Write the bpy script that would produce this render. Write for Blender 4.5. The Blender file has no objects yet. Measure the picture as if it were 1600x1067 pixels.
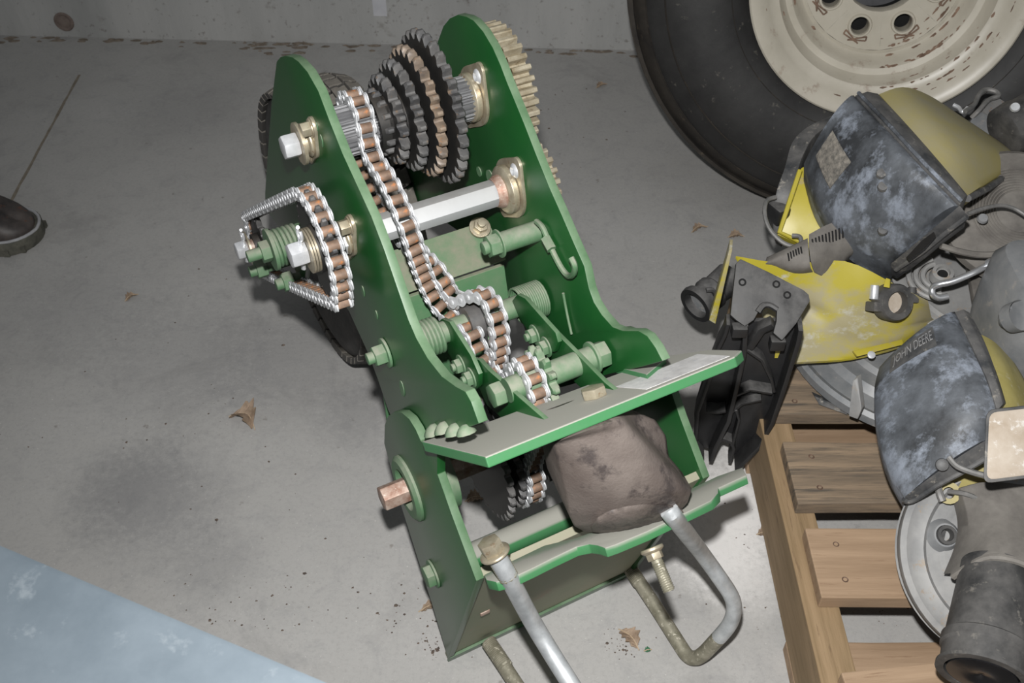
import bpy, bmesh, math, random
import numpy as np
from mathutils import Vector, Matrix
random.seed(7)
S = bpy.context.scene
COL = S.collection
PI = math.pi

# ------------------------------------------------------------------ camera, world, light
H = 1.0                                   # camera height
TH = math.radians(43.97)                  # pitch below the horizon
F = 1600.0
camd = bpy.data.cameras.new('camera')
camd.sensor_width = 36; camd.lens = 36; camd.clip_start = .02
cam = bpy.data.objects.new('camera', camd); COL.objects.link(cam)
cam.location = (0, 0, H); cam.rotation_euler = (PI/2 - TH, 0, 0)
camd.dof.use_dof = True; camd.dof.focus_distance = 0.98; camd.dof.aperture_fstop = 19
S.camera = cam

w = bpy.data.worlds.new('world'); S.world = w; w.use_nodes = True
w.node_tree.nodes['Background'].inputs[0].default_value = (.93, .97, 1, 1)
w.node_tree.nodes['Background'].inputs[1].default_value = 0.20

FWD = Vector((0, math.cos(TH), -math.sin(TH))); UPV = Vector((0, math.sin(TH), math.cos(TH)))
def aim(o, target):
    o.rotation_euler = (Vector(target) - o.location).to_track_quat('-Z', 'Y').to_euler()
fl = bpy.data.lights.new('camera_flash', 'SPOT')          # the on-camera flash, above the lens
fl.energy = 66; fl.spot_size = math.radians(112); fl.spot_blend = 1.0; fl.shadow_soft_size = .012
fl.color = (1, .995, .985)
flo = bpy.data.objects.new('camera_flash', fl); COL.objects.link(flo)
flo.location = Vector((0, 0, H)) + UPV*.085 + Vector((-.01, 0, 0)); aim(flo, (.17, .80, 0.1))

S.view_settings.view_transform = 'Standard'; S.view_settings.look = 'None'
S.view_settings.gamma = 1; S.view_settings.use_curve_mapping = False
S.view_settings.exposure = 0.0

# ------------------------------------------------------------------ measuring helpers
CAM = Vector((0, 0, H)); RT = Vector((1, 0, 0))
def ray(px, py): return RT*((px-800)/F) - UPV*((py-533.5)/F) + FWD
def wp(px, py, z=0.0):                    # world point at height z
    d = ray(px, py); t = (z-H)/d.z
    return CAM + d*t
AZ = math.radians(62.1)
U = Vector((math.sin(AZ), math.cos(AZ), 0)); W = Vector((-math.cos(AZ), math.sin(AZ), 0)); Z = Vector((0, 0, 1))
ORG = wp(705, 1028)                       # front left foot of the drive on the floor
ROT = Matrix((U, W, Z)).transposed().to_4x4()
def mp(px, py, u):                        # (w,z) in metres on the machine's vertical plane at lateral u (mm)
    d = ray(px, py); p0 = ORG + U*(u/1000)
    t = (p0-CAM).dot(U)/d.dot(U); q = CAM + d*t - ORG
    return (q.dot(W), q.z)
def ml(px, py, u):
    a, b = mp(px, py, u); return Vector((u/1000, a, b))
TL = math.radians(37.5)
AV = Vector((0, math.cos(TL), -math.sin(TL))); NV = Vector((0, math.sin(TL), math.cos(TL)))
def tl(px, py, p0):                       # machine-local point on the tilted clamp plane through p0
    d0 = ray(px, py); d = Vector((d0.dot(U), d0.dot(W), d0.z)); c0 = CAM-ORG
    c = Vector((c0.dot(U), c0.dot(W), c0.z))
    t = (p0-c).dot(NV)/d.dot(NV); return c + d*t

# ------------------------------------------------------------------ materials
def newmat(name):
    m = bpy.data.materials.new(name); m.use_nodes = True
    nt = m.node_tree; b = nt.nodes['Principled BSDF']
    return m, nt, b
def noise(nt, scale, detail=6, rough=.6, vec=None, dist=0):
    n = nt.nodes.new('ShaderNodeTexNoise'); n.inputs['Scale'].default_value = scale
    n.inputs['Detail'].default_value = detail; n.inputs['Roughness'].default_value = rough
    n.inputs['Distortion'].default_value = dist
    if vec is None:
        tc = nt.nodes.new('ShaderNodeTexCoord'); vec = tc.outputs['Object']
    nt.links.new(vec, n.inputs['Vector']); return n.outputs['Fac']
def ramp(nt, fac, stops):
    r = nt.nodes.new('ShaderNodeValToRGB'); e = r.color_ramp.elements
    while len(e) < len(stops): e.new(.5)
    for el, (p, c) in zip(e, stops):
        el.position = p; el.color = c if len(c) == 4 else (*c, 1)
    nt.links.new(fac, r.inputs['Fac']); return r.outputs['Color']
def mix(nt, fac, a, b, mode='MIX'):
    n = nt.nodes.new('ShaderNodeMix'); n.data_type = 'RGBA'; n.blend_type = mode
    for s, v in ((n.inputs[0], fac), (n.inputs[6], a), (n.inputs[7], b)):
        if isinstance(v, (int, float)): s.default_value = v
        elif isinstance(v, tuple): s.default_value = v if len(v) == 4 else (*v, 1)
        else: nt.links.new(v, s)
    return n.outputs[2]
def mth(nt, op, a, b=0.0, c=None):
    n = nt.nodes.new('ShaderNodeMath'); n.operation = op; n.use_clamp = False
    for i, v in enumerate((a, b) if c is None else (a, b, c)):
        if isinstance(v, (int, float)): n.inputs[i].default_value = v
        else: nt.links.new(v, n.inputs[i])
    return n.outputs[0]
def bump(nt, b, fac, strength, dist=.001):
    n = nt.nodes.new('ShaderNodeBump'); n.inputs['Strength'].default_value = strength
    n.inputs['Distance'].default_value = dist
    nt.links.new(fac, n.inputs['Height']); nt.links.new(n.outputs[0], b.inputs['Normal'])
BW = lambda lo, hi: [(lo, (0, 0, 0)), (hi, (1, 1, 1))]
def dusty(name, base, dust, up=.8, amt=.5, sc=40, rough=.45, metal=0, drough=.85, off=.06, zlo=.15, zhi=.85, base2=None, bmp=.1, bsc=220, wear=None):
    """base colour, settled dust on upward faces and in patches"""
    m, nt, b = newmat(name)
    c = mix(nt, noise(nt, sc*.6, 5), base, base2 or tuple(x*.75 for x in base))
    if wear:
        wf = ramp(nt, noise(nt, sc*2.2, 8, .7), BW(.6, .68)); c = mix(nt, wf, c, wear)
    g = nt.nodes.new('ShaderNodeNewGeometry'); sx = nt.nodes.new('ShaderNodeSeparateXYZ')
    nt.links.new(g.outputs['Normal'], sx.inputs[0])
    mr = nt.nodes.new('ShaderNodeMapRange'); mr.inputs[1].default_value = zlo; mr.inputs[2].default_value = zhi
    mr.inputs[3].default_value = 0; mr.inputs[4].default_value = up
    nt.links.new(sx.outputs['Z'], mr.inputs[0])
    n2 = ramp(nt, noise(nt, sc, 8, .65), BW(.3, .7))
    f = mth(nt, 'MULTIPLY', mth(nt, 'ADD', mr.outputs[0], off), mth(nt, 'ADD', mth(nt, 'MULTIPLY', n2, amt), 1-amt))
    f.node.use_clamp = True
    c = mix(nt, f, c, dust)
    nt.links.new(c, b.inputs['Base Color'])
    rr = nt.nodes.new('ShaderNodeMapRange'); nt.links.new(f, rr.inputs[0])
    rr.inputs[3].default_value = rough; rr.inputs[4].default_value = drough
    nt.links.new(rr.outputs[0], b.inputs['Roughness'])
    if metal:
        mm = mth(nt, 'MULTIPLY', mth(nt, 'SUBTRACT', 1, f), metal); nt.links.new(mm, b.inputs['Metallic'])
    if bmp: bump(nt, b, noise(nt, bsc, 4), bmp)
    return m
def plain(name, c1, c2, sc=30, rough=.5, metal=0, bmp=.1, bsc=None, lo=.35, hi=.65, stretch=None, c3=None, c3s=2.7, c3t=(.58, .66)):
    m, nt, b = newmat(name); vec = None
    if stretch:
        tc = nt.nodes.new('ShaderNodeTexCoord'); mp_ = nt.nodes.new('ShaderNodeMapping')
        mp_.inputs['Scale'].default_value = stretch; nt.links.new(tc.outputs['Object'], mp_.inputs[0]); vec = mp_.outputs[0]
    c = ramp(nt, noise(nt, sc, 8, .65, vec), [(lo, c1), (hi, c2)])
    if c3: c = mix(nt, ramp(nt, noise(nt, sc*c3s, 8, .72, vec), BW(*c3t)), c, c3)
    nt.links.new(c, b.inputs['Base Color'])
    b.inputs['Roughness'].default_value = rough; b.inputs['Metallic'].default_value = metal
    if bmp: bump(nt, b, noise(nt, bsc or sc*4, 5, .6, vec), bmp)
    return m

DUST = (.36, .34, .30)
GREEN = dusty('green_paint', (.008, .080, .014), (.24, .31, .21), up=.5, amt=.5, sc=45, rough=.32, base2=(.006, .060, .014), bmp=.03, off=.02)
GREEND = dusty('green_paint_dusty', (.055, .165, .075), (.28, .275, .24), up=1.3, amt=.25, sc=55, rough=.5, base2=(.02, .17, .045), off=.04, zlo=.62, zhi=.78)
GREENL = dusty('green_paint_small_parts', (.05, .15, .065), (.21, .225, .17), up=.8, amt=.6, sc=90, rough=.55, base2=(.03, .14, .045), off=.38)
BLACKF = dusty('black_sprocket', (.010, .010, .010), (.12, .10, .08), up=.25, amt=.8, sc=80, rough=.5)
TOOTH = plain('sprocket_tooth', (.050, .050, .052), (.115, .11, .105), sc=40, rough=.5, metal=.15, c3=(.13, .09, .06))
TOOTHR = plain('sprocket_tooth_rusty', (.11, .09, .075), (.24, .18, .13), sc=60, rough=.5, metal=.2, c3=(.25, .12, .05))
SPLINE = plain('splined_steel', (.12, .12, .125), (.22, .22, .225), sc=120, rough=.45, metal=.4, stretch=(.2, 1, 1))
ZINC = plain('zinc_plate', (.33, .28, .20), (.50, .45, .34), sc=60, rough=.4, metal=.6, c3=(.30, .20, .12))
BRASS = plain('yellow_zinc_gear', (.27, .22, .14), (.50, .45, .34), sc=60, rough=.42, metal=.5, c3=(.22, .17, .11))
GDARK = plain('gear_flank', (.09, .06, .03), (.16, .11, .06), sc=60, rough=.6, metal=.3)
STEEL = plain('bright_steel', (.62, .63, .65), (.80, .81, .83), sc=90, rough=.38, metal=.55, bmp=.03)
LINK = plain('chain_plate', (.46, .465, .475), (.62, .625, .64), sc=150, rough=.42, metal=.35, bmp=.02)
ROLL = plain('chain_roller', (.13, .085, .06), (.24, .15, .10), sc=45, rough=.65, metal=.1, c3=(.36, .14, .05), lo=.4, hi=.6)
HEXB = dusty('hex_shaft', (.62, .63, .64), (.16, .15, .135), up=1.3, amt=.2, sc=60, rough=.42, metal=.4, base2=(.55, .56, .57), bmp=.03, off=-.5)
RUST = plain('rusty_steel', (.24, .13, .09), (.46, .36, .30), sc=90, rough=.55, metal=.3, c3=(.55, .50, .44))
GALVR = plain('galvanised_rod', (.42, .44, .45), (.62, .64, .65), sc=60, rough=.42, metal=.5, bmp=.05)
RODOLD = plain('dirty_rod', (.16, .15, .105), (.31, .29, .225), sc=70, rough=.55, metal=.3, c3=(.62, .58, .48))
RUBBER = plain('small_tyre_rubber', (.022, .021, .020), (.06, .055, .05), sc=60, rough=.75, bmp=.25)
LUG = dusty('tread_rubber', (.05, .047, .044), (.26, .235, .20), up=.85, amt=.55, sc=70, rough=.8)
CAST = plain('pitted_casting', (.085, .066, .058), (.165, .138, .122), sc=13, rough=.55, metal=.0, bmp=.45, bsc=420, c3=(.058, .047, .044), c3s=1.6, c3t=(.52, .60))
PANELF = dusty('dusty_cross_panel', (.035, .16, .055), (.19, .185, .135), up=.95, amt=.9, sc=34, rough=.6, base2=(.06, .15, .07), off=.2)
DECAL = plain('dusty_white_decal', (.44, .43, .42), (.62, .61, .60), sc=60, rough=.7, c3=(.40, .40, .42))

def floor_mat():
    m, nt, b = newmat('concrete_floor')
    tc = nt.nodes.new('ShaderNodeTexCoord'); v = tc.outputs['Object']
    c = ramp(nt, noise(nt, 2.2, 8, .6, v), [(.3, (.34, .33, .315)), (.7, (.42, .41, .395))])
    c = mix(nt, mth(nt, 'MULTIPLY', ramp(nt, noise(nt, 6.5, 10, .7, v, .6), BW(.55, .72)), .5), c, (.20, .195, .19))
    c = mix(nt, mth(nt, 'MULTIPLY', ramp(nt, noise(nt, 190, 8, .85, v), BW(.50, .68)), .5), c, (.23, .225, .215))
    c = mix(nt, mth(nt, 'MULTIPLY', ramp(nt, noise(nt, 24, 10, .8, v, .8), BW(.50, .70)), .38), c, (.22, .22, .225))
    c = mix(nt, mth(nt, 'MULTIPLY', ramp(nt, noise(nt, 330, 2, .5, v), BW(.70, .74)), .6), c, (.60, .58, .55))
    c = mix(nt, mth(nt, 'MULTIPLY', ramp(nt, noise(nt, 60, 3, .5, v), BW(.70, .76)), .55), c, (.16, .14, .12))
    def blot(p, r, col, amt, c, nz=9):
        d = nt.nodes.new('ShaderNodeVectorMath'); d.operation = 'DISTANCE'
        nt.links.new(v, d.inputs[0]); d.inputs[1].default_value = p
        k = mth(nt, 'SUBTRACT', 1.0, mth(nt, 'DIVIDE', d.outputs['Value'], r)); k.node.use_clamp = True
        kn = mth(nt, 'MULTIPLY', k, mth(nt, 'MULTIPLY', noise(nt, nz*9, 10, .75, v), 2.0))
        f = ramp(nt, kn, BW(.25, .75)); return mix(nt, mth(nt, 'MULTIPLY', f, amt), c, col)
    for (px, py, r, a) in ((240, 780, .16, .38), (190, 760, .12, .28), (290, 560, .22, .25), (130, 480, .2, .2), (560, 650, .10, .3), (330, 880, .1, .25), (290, 170, .2, .2), (460, 560, .2, .25)):
        c = blot(tuple(wp(px, py)), r, (.13, .13, .135), a, c)
    for (px, py, r, a) in ((1150, 790, .12, 1), (1120, 850, .11, .8), (1165, 900, .09, .45), (1170, 690, .08, .7)):
        c = blot(tuple(wp(px, py)), r, (.70, .68, .66), a, c, 14)
    nt.links.new(c, b.inputs['Base Color']); b.inputs['Roughness'].default_value = .75
    bump(nt, b, noise(nt, 90, 8, .7, v), .18, .002)
    return m
def wall_mat():
    m, nt, b = newmat('concrete_wall')
    tc = nt.nodes.new('ShaderNodeTexCoord'); v = tc.outputs['Object']
    mp_ = nt.nodes.new('ShaderNodeMapping'); mp_.inputs['Scale'].default_value = (1, 1, .18); nt.links.new(v, mp_.inputs[0])
    c = ramp(nt, noise(nt, 9, 9, .65, mp_.outputs[0]), [(.3, (.34, .34, .33)), (.7, (.46, .455, .44))])
    c = mix(nt, mth(nt, 'MULTIPLY', ramp(nt, noise(nt, 26, 6, .7, v), BW(.60, .72)), .55), c, (.19, .17, .15))
    c = mix(nt, mth(nt, 'MULTIPLY', ramp(nt, noise(nt, 90, 4, .6, v), BW(.62, .70)), .6), c, (.16, .14, .125))
    nt.links.new(c, b.inputs['Base Color']); b.inputs['Roughness'].default_value = .85
    bump(nt, b, noise(nt, 40, 8, .7, mp_.outputs[0]), .4, .004)
    return m
FLOORM = floor_mat(); WALLM = wall_mat()
DIRT = plain('brown_dirt', (.13, .105, .08), (.24, .20, .16), sc=60, rough=.95, bmp=.5)
WOOD = plain('pallet_wood', (.27, .18, .11), (.39, .27, .175), sc=14, rough=.75, bmp=.25, stretch=(.35, 6, 3), c3=(.24, .15, .09))
WOODG = plain('pallet_wood_weathered', (.13, .10, .072), (.31, .225, .148), sc=14, rough=.8, bmp=.3, stretch=(.35, 6, 3), c3=(.085, .07, .055), c3s=1.4, c3t=(.50, .64))
WOODE = plain('pallet_stringer_wood', (.20, .135, .068), (.32, .22, .125), sc=14, rough=.8, bmp=.3, stretch=(6, .35, 3), c3=(.17, .11, .06))
TYRE = plain('old_tyre_sidewall', (.013, .0125, .0125), (.030, .029, .028), sc=11, rough=.6, bmp=.25, bsc=90, c3=(.085, .078, .066), c3s=6, c3t=(.62, .68))
TYREB = plain('old_tyre_shoulder', (.018, .015, .013), (.05, .042, .033), sc=16, rough=.8, bmp=.3, c3=(.09, .07, .05))
CREAM = plain('cream_rim_paint', (.45, .415, .34), (.55, .51, .43), sc=9, rough=.38, bmp=.06, c3=(.36, .30, .24))
SCUFF = plain('rust_chips', (.10, .06, .04), (.26, .17, .12), sc=50, rough=.8)
PLUG = plain('stained_plug', (.14, .105, .09), (.22, .175, .15), sc=60, rough=.85)
HOOD = plain('scuffed_black_plastic', (.030, .032, .035), (.12, .13, .145), sc=20, rough=.55, bmp=.3, bsc=120, stretch=(1, 1, .6), lo=.36, hi=.6, c3=(.24, .265, .31), c3s=1.3, c3t=(.50, .62))
HOODD = plain('black_plastic_dust', (.04, .042, .045), (.14, .135, .13), sc=30, rough=.55, bmp=.15, c3=(.26, .24, .21))
BRKT = dusty('matt_black_plastic', (.014, .014, .015), (.15, .145, .14), up=.75, amt=.75, sc=70, rough=.45)
YELL = dusty('yellow_dusty_plastic', (.42, .345, .07), (.33, .30, .21), up=.72, amt=.6, sc=22, rough=.5, base2=(.38, .32, .10), off=.2)
YELLB = plain('yellow_paint', (.42, .35, .025), (.47, .395, .06), sc=20, rough=.4, c3=(.40, .33, .14))
YELLW = plain('yellow_worn', (.40, .335, .025), (.33, .29, .165), sc=10, rough=.5, lo=.44, hi=.54, c3=(.44, .425, .36), c3s=1.7, c3t=(.56, .64), stretch=(.7, 1.3, 1))
ALU = plain('dusty_cast_aluminium', (.20, .20, .20), (.32, .315, .305), sc=18, rough=.62, metal=.08, bmp=.1, c3=(.30, .24, .18))
ALUB = plain('grey_cast_housing', (.17, .18, .19), (.29, .29, .29), sc=20, rough=.5, metal=.2, bmp=.1, c3=(.33, .31, .29))
TAN = plain('tan_dust_cover', (.32, .25, .18), (.52, .46, .39), sc=20, rough=.8, lo=.3, hi=.7, c3=(.62, .59, .55))
GUARD = plain('dusty_grey_guard', (.11, .10, .09), (.20, .185, .165), sc=25, rough=.75, bmp=.1)
DARKT = plain('dusty_black_rubber', (.03, .03, .03), (.11, .105, .10), sc=26, rough=.6, bmp=.1, c3=(.15, .14, .125))
WIRE = plain('dull_wire', (.13, .13, .125), (.25, .24, .23), sc=50, rough=.55, metal=.3, bmp=0)
CHROME = plain('chrome_rod', (.68, .69, .72), (.82, .83, .85), sc=50, rough=.25, metal=.8, bmp=0)
GALV = plain('galvanised_sheet', (.095, .118, .138), (.135, .162, .185), sc=11, rough=.55, metal=.1, bmp=.1, c3=(.16, .185, .205))
BOOTM = plain('worn_boot_leather', (.025, .022, .022), (.09, .075, .068), sc=28, rough=.5, bmp=.3, c3=(.12, .055, .035))
SOLE = plain('muddy_sole', (.055, .055, .045), (.13, .125, .10), sc=50, rough=.9, bmp=.4)
WELT = plain('light_welt', (.30, .30, .31), (.42, .42, .43), sc=80, rough=.7)
LEAFM = plain('dry_leaf', (.19, .135, .09), (.34, .25, .18), sc=70, rough=.8, bmp=.3, c3=(.36, .27, .18))
BLACK = plain('hole_shade', (.004, .004, .004), (.008, .008, .008), rough=.9, bmp=0)  # near-black colour that paints the shade inside holes, recesses and slots
TAPE = plain('pale_tape', (.50, .50, .53), (.58, .58, .60), rough=.6)

# ------------------------------------------------------------------ mesh helpers
class MB:
    def __init__(s): s.v = []; s.f = []; s.m = []
    def add(s, vs, fs, mi=0):
        o = len(s.v); s.v += [Vector(p) for p in vs]
        for f in fs: s.f.append([o+i for i in f]); s.m.append(mi)
        return s
    def extr(s, poly, u0, u1, side=0, cap=0):            # polygon in (w,z) extruded along lateral x
        n = len(poly)
        vs = [(u0, a, b) for a, b in poly] + [(u1, a, b) for a, b in poly]
        s.add(vs, [list(range(n)), list(range(2*n-1, n-1, -1))], cap)
        o = len(s.v) - 2*n
        for i in range(n):
            j = (i+1) % n; s.f.append([o+i, o+j, o+n+j, o+n+i]); s.m.append(side)
        return s
    def prism(s, pts, vec, side=0, cap=0):               # 3-D outline extruded by a vector
        n = len(pts); vec = Vector(vec)
        s.add(list(map(Vector, pts)) + [Vector(p)+vec for p in pts], [list(range(n)), list(range(2*n-1, n-1, -1))], cap)
        o = len(s.v) - 2*n
        for i in range(n):
            j = (i+1) % n; s.f.append([o+i, o+j, o+n+j, o+n+i]); s.m.append(side)
        return s
    def box(s, c, d, rot=None, mi=0):
        c = Vector(c); R = rot or Matrix.Identity(3)
        vs = [c + R @ Vector((sx*d[0]/2, sy*d[1]/2, sz*d[2]/2)) for sx in (-1, 1) for sy in (-1, 1) for sz in (-1, 1)]
        return s.add(vs, [(0, 1, 3, 2), (4, 6, 7, 5), (0, 4, 5, 1), (2, 3, 7, 6), (0, 2, 6, 4), (1, 5, 7, 3)], mi)
    def lathe(s, prof, c, ax=(1, 0, 0), n=32, mi=0, closed=True, mis=None):   # prof: (along axis, radius)
        ax = Vector(ax).normalized(); c = Vector(c)
        e1 = ax.orthogonal().normalized(); e2 = ax.cross(e1); o = len(s.v); k = len(prof)
        for i in range(n):
            t = 2*PI*i/n; d = e1*math.cos(t) + e2*math.sin(t)
            for a, r in prof: s.v.append(c + ax*a + d*r)
        rng = k if closed else k-1
        for i in range(n):
            j = (i+1) % n
            for q in range(rng):
                q2 = (q+1) % k
                s.f.append([o+i*k+q, o+j*k+q, o+j*k+q2, o+i*k+q2]); s.m.append(mis[q] if mis else mi)
        return s
    def cyl(s, a, b, r, n=16, mi=0, r2=None):
        a, b = Vector(a), Vector(b); ax = (b-a).normalized(); e1 = ax.orthogonal().normalized(); e2 = ax.cross(e1)
        r2 = r if r2 is None else r2; vs = []
        for p, R in ((a, r), (b, r2)):
            vs += [p + (e1*math.cos(2*PI*i/n) + e2*math.sin(2*PI*i/n))*R for i in range(n)]
        fs = [list(range(n))[::-1], list(range(n, 2*n))] + [(i, (i+1) % n, n+(i+1) % n, n+i) for i in range(n)]
        return s.add(vs, fs, mi)
    def tube(s, pts, r, n=10, mi=0, rs=None):
        pts = [Vector(p) for p in pts]; o = len(s.v); k = len(pts); up = None
        for i, p in enumerate(pts):
            t = (pts[min(i+1, k-1)] - pts[max(i-1, 0)]).normalized()
            up = t.orthogonal().normalized() if up is None else (up - t*up.dot(t)).normalized()
            e2 = t.cross(up); R = rs[i] if rs else r
            s.v += [p + (up*math.cos(2*PI*j/n) + e2*math.sin(2*PI*j/n))*R for j in range(n)]
        for i in range(k-1):
            for j in range(n):
                j2 = (j+1) % n; s.f.append([o+i*n+j, o+i*n+j2, o+(i+1)*n+j2, o+(i+1)*n+j]); s.m.append(mi)
        s.f.append([o+j for j in range(n)][::-1]); s.m.append(mi)
        s.f.append([o+(k-1)*n+j for j in range(n)]); s.m.append(mi); return s
    def hexu(s, c, u0, u1, R, rot=0, mi=0):              # hexagon prism along lateral x, c=(w,z)
        return s.extr([(c[0]+R*math.cos(rot+PI/3*i), c[1]+R*math.sin(rot+PI/3*i)) for i in range(6)], u0, u1, mi, mi)
    def hexn(s, c, ax, h, R, rot=0, mi=0):
        ax = Vector(ax).normalized(); e1 = ax.orthogonal().normalized(); e2 = ax.cross(e1); c = Vector(c)
        return s.prism([c + (e1*math.cos(rot+PI/3*i) + e2*math.sin(rot+PI/3*i))*R for i in range(6)], ax*h, mi, mi)
    def grid(s, rows, off, mi=0):                        # closed slab: surface grid plus offset copy
        r = len(rows); c = len(rows[0]); top = [Vector(p) for row in rows for p in row]
        offs = [Vector(off)]*len(top) if not callable(off) else [off(p) for p in top]
        vs = top + [p+q for p, q in zip(top, offs)]; N = r*c; fs = []
        for i in range(r-1):
            for j in range(c-1):
                a = i*c+j; fs += [(a, a+1, a+c+1, a+c), (N+a, N+a+c, N+a+c+1, N+a+1)]
        ed = [i for i in range(c)] + [i*c+c-1 for i in range(1, r)] + [(r-1)*c+j for j in range(c-2, -1, -1)] + [i*c for i in range(r-2, 0, -1)]
        for a, b in zip(ed, ed[1:]+ed[:1]): fs.append((b, a, N+a, N+b))
        return s.add(vs, fs, mi)
    def mesh(s, name, mats, smooth=35, bev=0):
        me = bpy.data.meshes.new(name); me.from_pydata([tuple(p) for p in s.v], [], s.f)
        mats = mats if isinstance(mats, (list, tuple)) else [mats]
        for m in mats: me.materials.append(m)
        me.polygons.foreach_set('material_index', [min(i, len(mats)-1) for i in s.m])
        bm = bmesh.new(); bm.from_mesh(me); bmesh.ops.recalc_face_normals(bm, faces=bm.faces)
        if bev:
            es = [e for e in bm.edges if len(e.link_faces) == 2 and e.calc_face_angle(0) > .6]
            bmesh.ops.bevel(bm, geom=es, offset=bev, segments=2, affect='EDGES', profile=.6, clamp_overlap=True)
        bm.to_mesh(me); bm.free()
        if smooth:
            me.polygons.foreach_set('use_smooth', [True]*len(me.polygons)); me.set_sharp_from_angle(angle=math.radians(smooth))
        me.update(); return me
    def build(s, name, mats, parent=None, smooth=35, bev=0, **k):
        o = bpy.data.objects.new(name, s.mesh(name, mats, smooth, bev)); COL.objects.link(o)
        if parent is not None: o.parent = parent
        for a, b in k.items(): o[a] = b
        return o
def empty(name, loc=(0, 0, 0), parent=None, **k):
    o = bpy.data.objects.new(name, None); COL.objects.link(o); o.location = loc; o.empty_display_size = .02
    if parent is not None: o.parent = parent
    for a, b in k.items(): o[a] = b
    return o
def inst(name, me, parent, mat):
    o = bpy.data.objects.new(name, me); COL.objects.link(o); o.parent = parent; o.matrix_local = mat; return o
def spl(pts, n=8):                                       # Catmull-Rom
    P = [Vector(p) for p in pts]; out = []
    for i in range(len(P)-1):
        a = P[max(i-1, 0)]; b = P[i]; c = P[i+1]; d = P[min(i+2, len(P)-1)]
        for k in range(n):
            t = k/n
            out.append(.5*((2*b) + (c-a)*t + (2*a-5*b+4*c-d)*t*t + (3*b-a-3*c+d)*t**3))
    return out + [P[-1]]
def world_local(o, *pts): return [Vector(p) - o.location for p in pts]

# ------------------------------------------------------------------ the setting
def grid_plane(x0, x1, y0, y1):
    return MB().box(((x0+x1)/2, (y0+y1)/2, -.05), (x1-x0, y1-y0, .1))
grid_plane(-2.6, 2.6, -1.2, 2.3).build('floor', FLOORM, kind='structure', smooth=0)
wl, wr = wp(0, 55), wp(975, 78)
wd = (wr-wl).normalized(); wn = Vector((wd.y, -wd.x, 0))
a = wl - wd*1.6; b = wr + wd*2.2
wall = MB().prism([a, b, b+Vector((0, 0, 1.9)), a+Vector((0, 0, 1.9))], -wn*.2).build('wall_back', WALLM, kind='structure', smooth=0)
# cast form-tie plug and the crumbled dirt line at the wall foot
def wallp(px, py):
    d = ray(px, py); t = (wl-CAM).dot(wn)/d.dot(wn); return CAM + d*t
p = wallp(100, 34)
MB().lathe([(-.004, .0001), (.0012, .0001), (.0015, .013), (.003, .015), (.0035, .018), (.001, .020), (-.004, .020)], p, wn, 24).build('tie_plug', PLUG, wall)
p = wallp(593, 8)
MB().box(p, (.027, .0012, .045), Matrix.Rotation(math.atan2(wd.y, wd.x), 3, 'Z')).build('tape_strip', TAPE, wall)
mb = MB(); rr = random.Random(3)
for i in range(150):
    t = rr.random(); c = wl + wd*(-.3 + 2.0*t) + wn*(.006 + abs(rr.gauss(0, .012)))
    if abs(i - 75) < 14:
        c = wp(rr.uniform(380, 480), rr.uniform(62, 88))
    h = rr.uniform(.001, .004); R = rr.uniform(.003, .013)
    ring = [c + Vector((math.cos(q)*R*rr.uniform(.7, 1.5), math.sin(q)*R*.55*rr.uniform(.6, 1.2), 0)) for q in np.linspace(0, 2*PI, 8)[:-1]]
    o = len(mb.v); mb.add(ring + [c + Vector((0, 0, h))], [(k, (k+1) % 7, 7) for k in range(7)])
mb.build('dirt_line', DIRT, kind='stuff', label='crumbled brown dirt lying along the foot of the concrete wall', category='dirt')
# sand filled saw joint in the floor
ja, jb = wp(-40, 420), wp(124, 117); jd = (jb-ja).normalized(); jn = Vector((-jd.y, jd.x, 0))
pts = []
L = (jb-ja).length
left = [ja + jd*L*i/24 + jn*(.0022+rr.uniform(-.0008, .0008)) for i in range(25)]
right = [ja + jd*L*i/24 - jn*(.0022+rr.uniform(-.0008, .0008)) for i in range(25)]
MB().grid([left, right], (0, 0, .0006)).build('trim_1', plain('joint_sand', (.17, .145, .11), (.25, .215, .17), sc=80, rough=.95), kind='structure')

# ------------------------------------------------------------------ THE DRIVE
D = empty('planter_drive', ORG, label='green planter drive frame with stacked black sprockets and a long roller chain', category='machine')
D.rotation_euler = ROT.to_euler()
mm = .001
LP = [mp(x, y, 0) for x, y in [(432, 96), (438, 89), (446, 87), (456, 89), (466, 96), (480, 112), (497, 142), (515, 190), (535, 240), (558, 290), (580, 338), (600, 390), (620, 448), (638, 500), (650, 528), (668, 560), (690, 588), (712, 604), (727, 612), (736, 628), (748, 662),
     (720, 672), (690, 676), (655, 684), (630, 690), (606, 640), (590, 592), (575, 552), (545, 486), (500, 424), (440, 360), (414, 326), (414, 300), (418, 240), (424, 160)]]
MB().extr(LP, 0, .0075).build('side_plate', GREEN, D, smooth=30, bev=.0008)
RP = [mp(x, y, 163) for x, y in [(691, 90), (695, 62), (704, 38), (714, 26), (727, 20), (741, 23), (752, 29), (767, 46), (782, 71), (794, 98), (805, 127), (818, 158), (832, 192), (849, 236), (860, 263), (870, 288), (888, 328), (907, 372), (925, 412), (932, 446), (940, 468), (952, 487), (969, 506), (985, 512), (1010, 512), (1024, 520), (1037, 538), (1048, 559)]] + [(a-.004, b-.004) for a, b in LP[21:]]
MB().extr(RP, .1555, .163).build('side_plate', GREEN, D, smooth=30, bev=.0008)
BR = [mp(x, y, -4) for x, y in [(607, 662), (612, 648), (622, 641), (634, 642), (646, 652), (656, 668), (664, 686), (678, 700), (690, 706), (690, 722), (690, 738), (712, 800), (735, 862), (751, 905), (705, 1026), (699, 1004), (680, 940), (655, 860), (630, 780), (606, 690)]]
MB().extr(BR, -.008, -.0005).build('bracket_plate', GREEN, D, smooth=30, bev=.0008)
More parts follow.
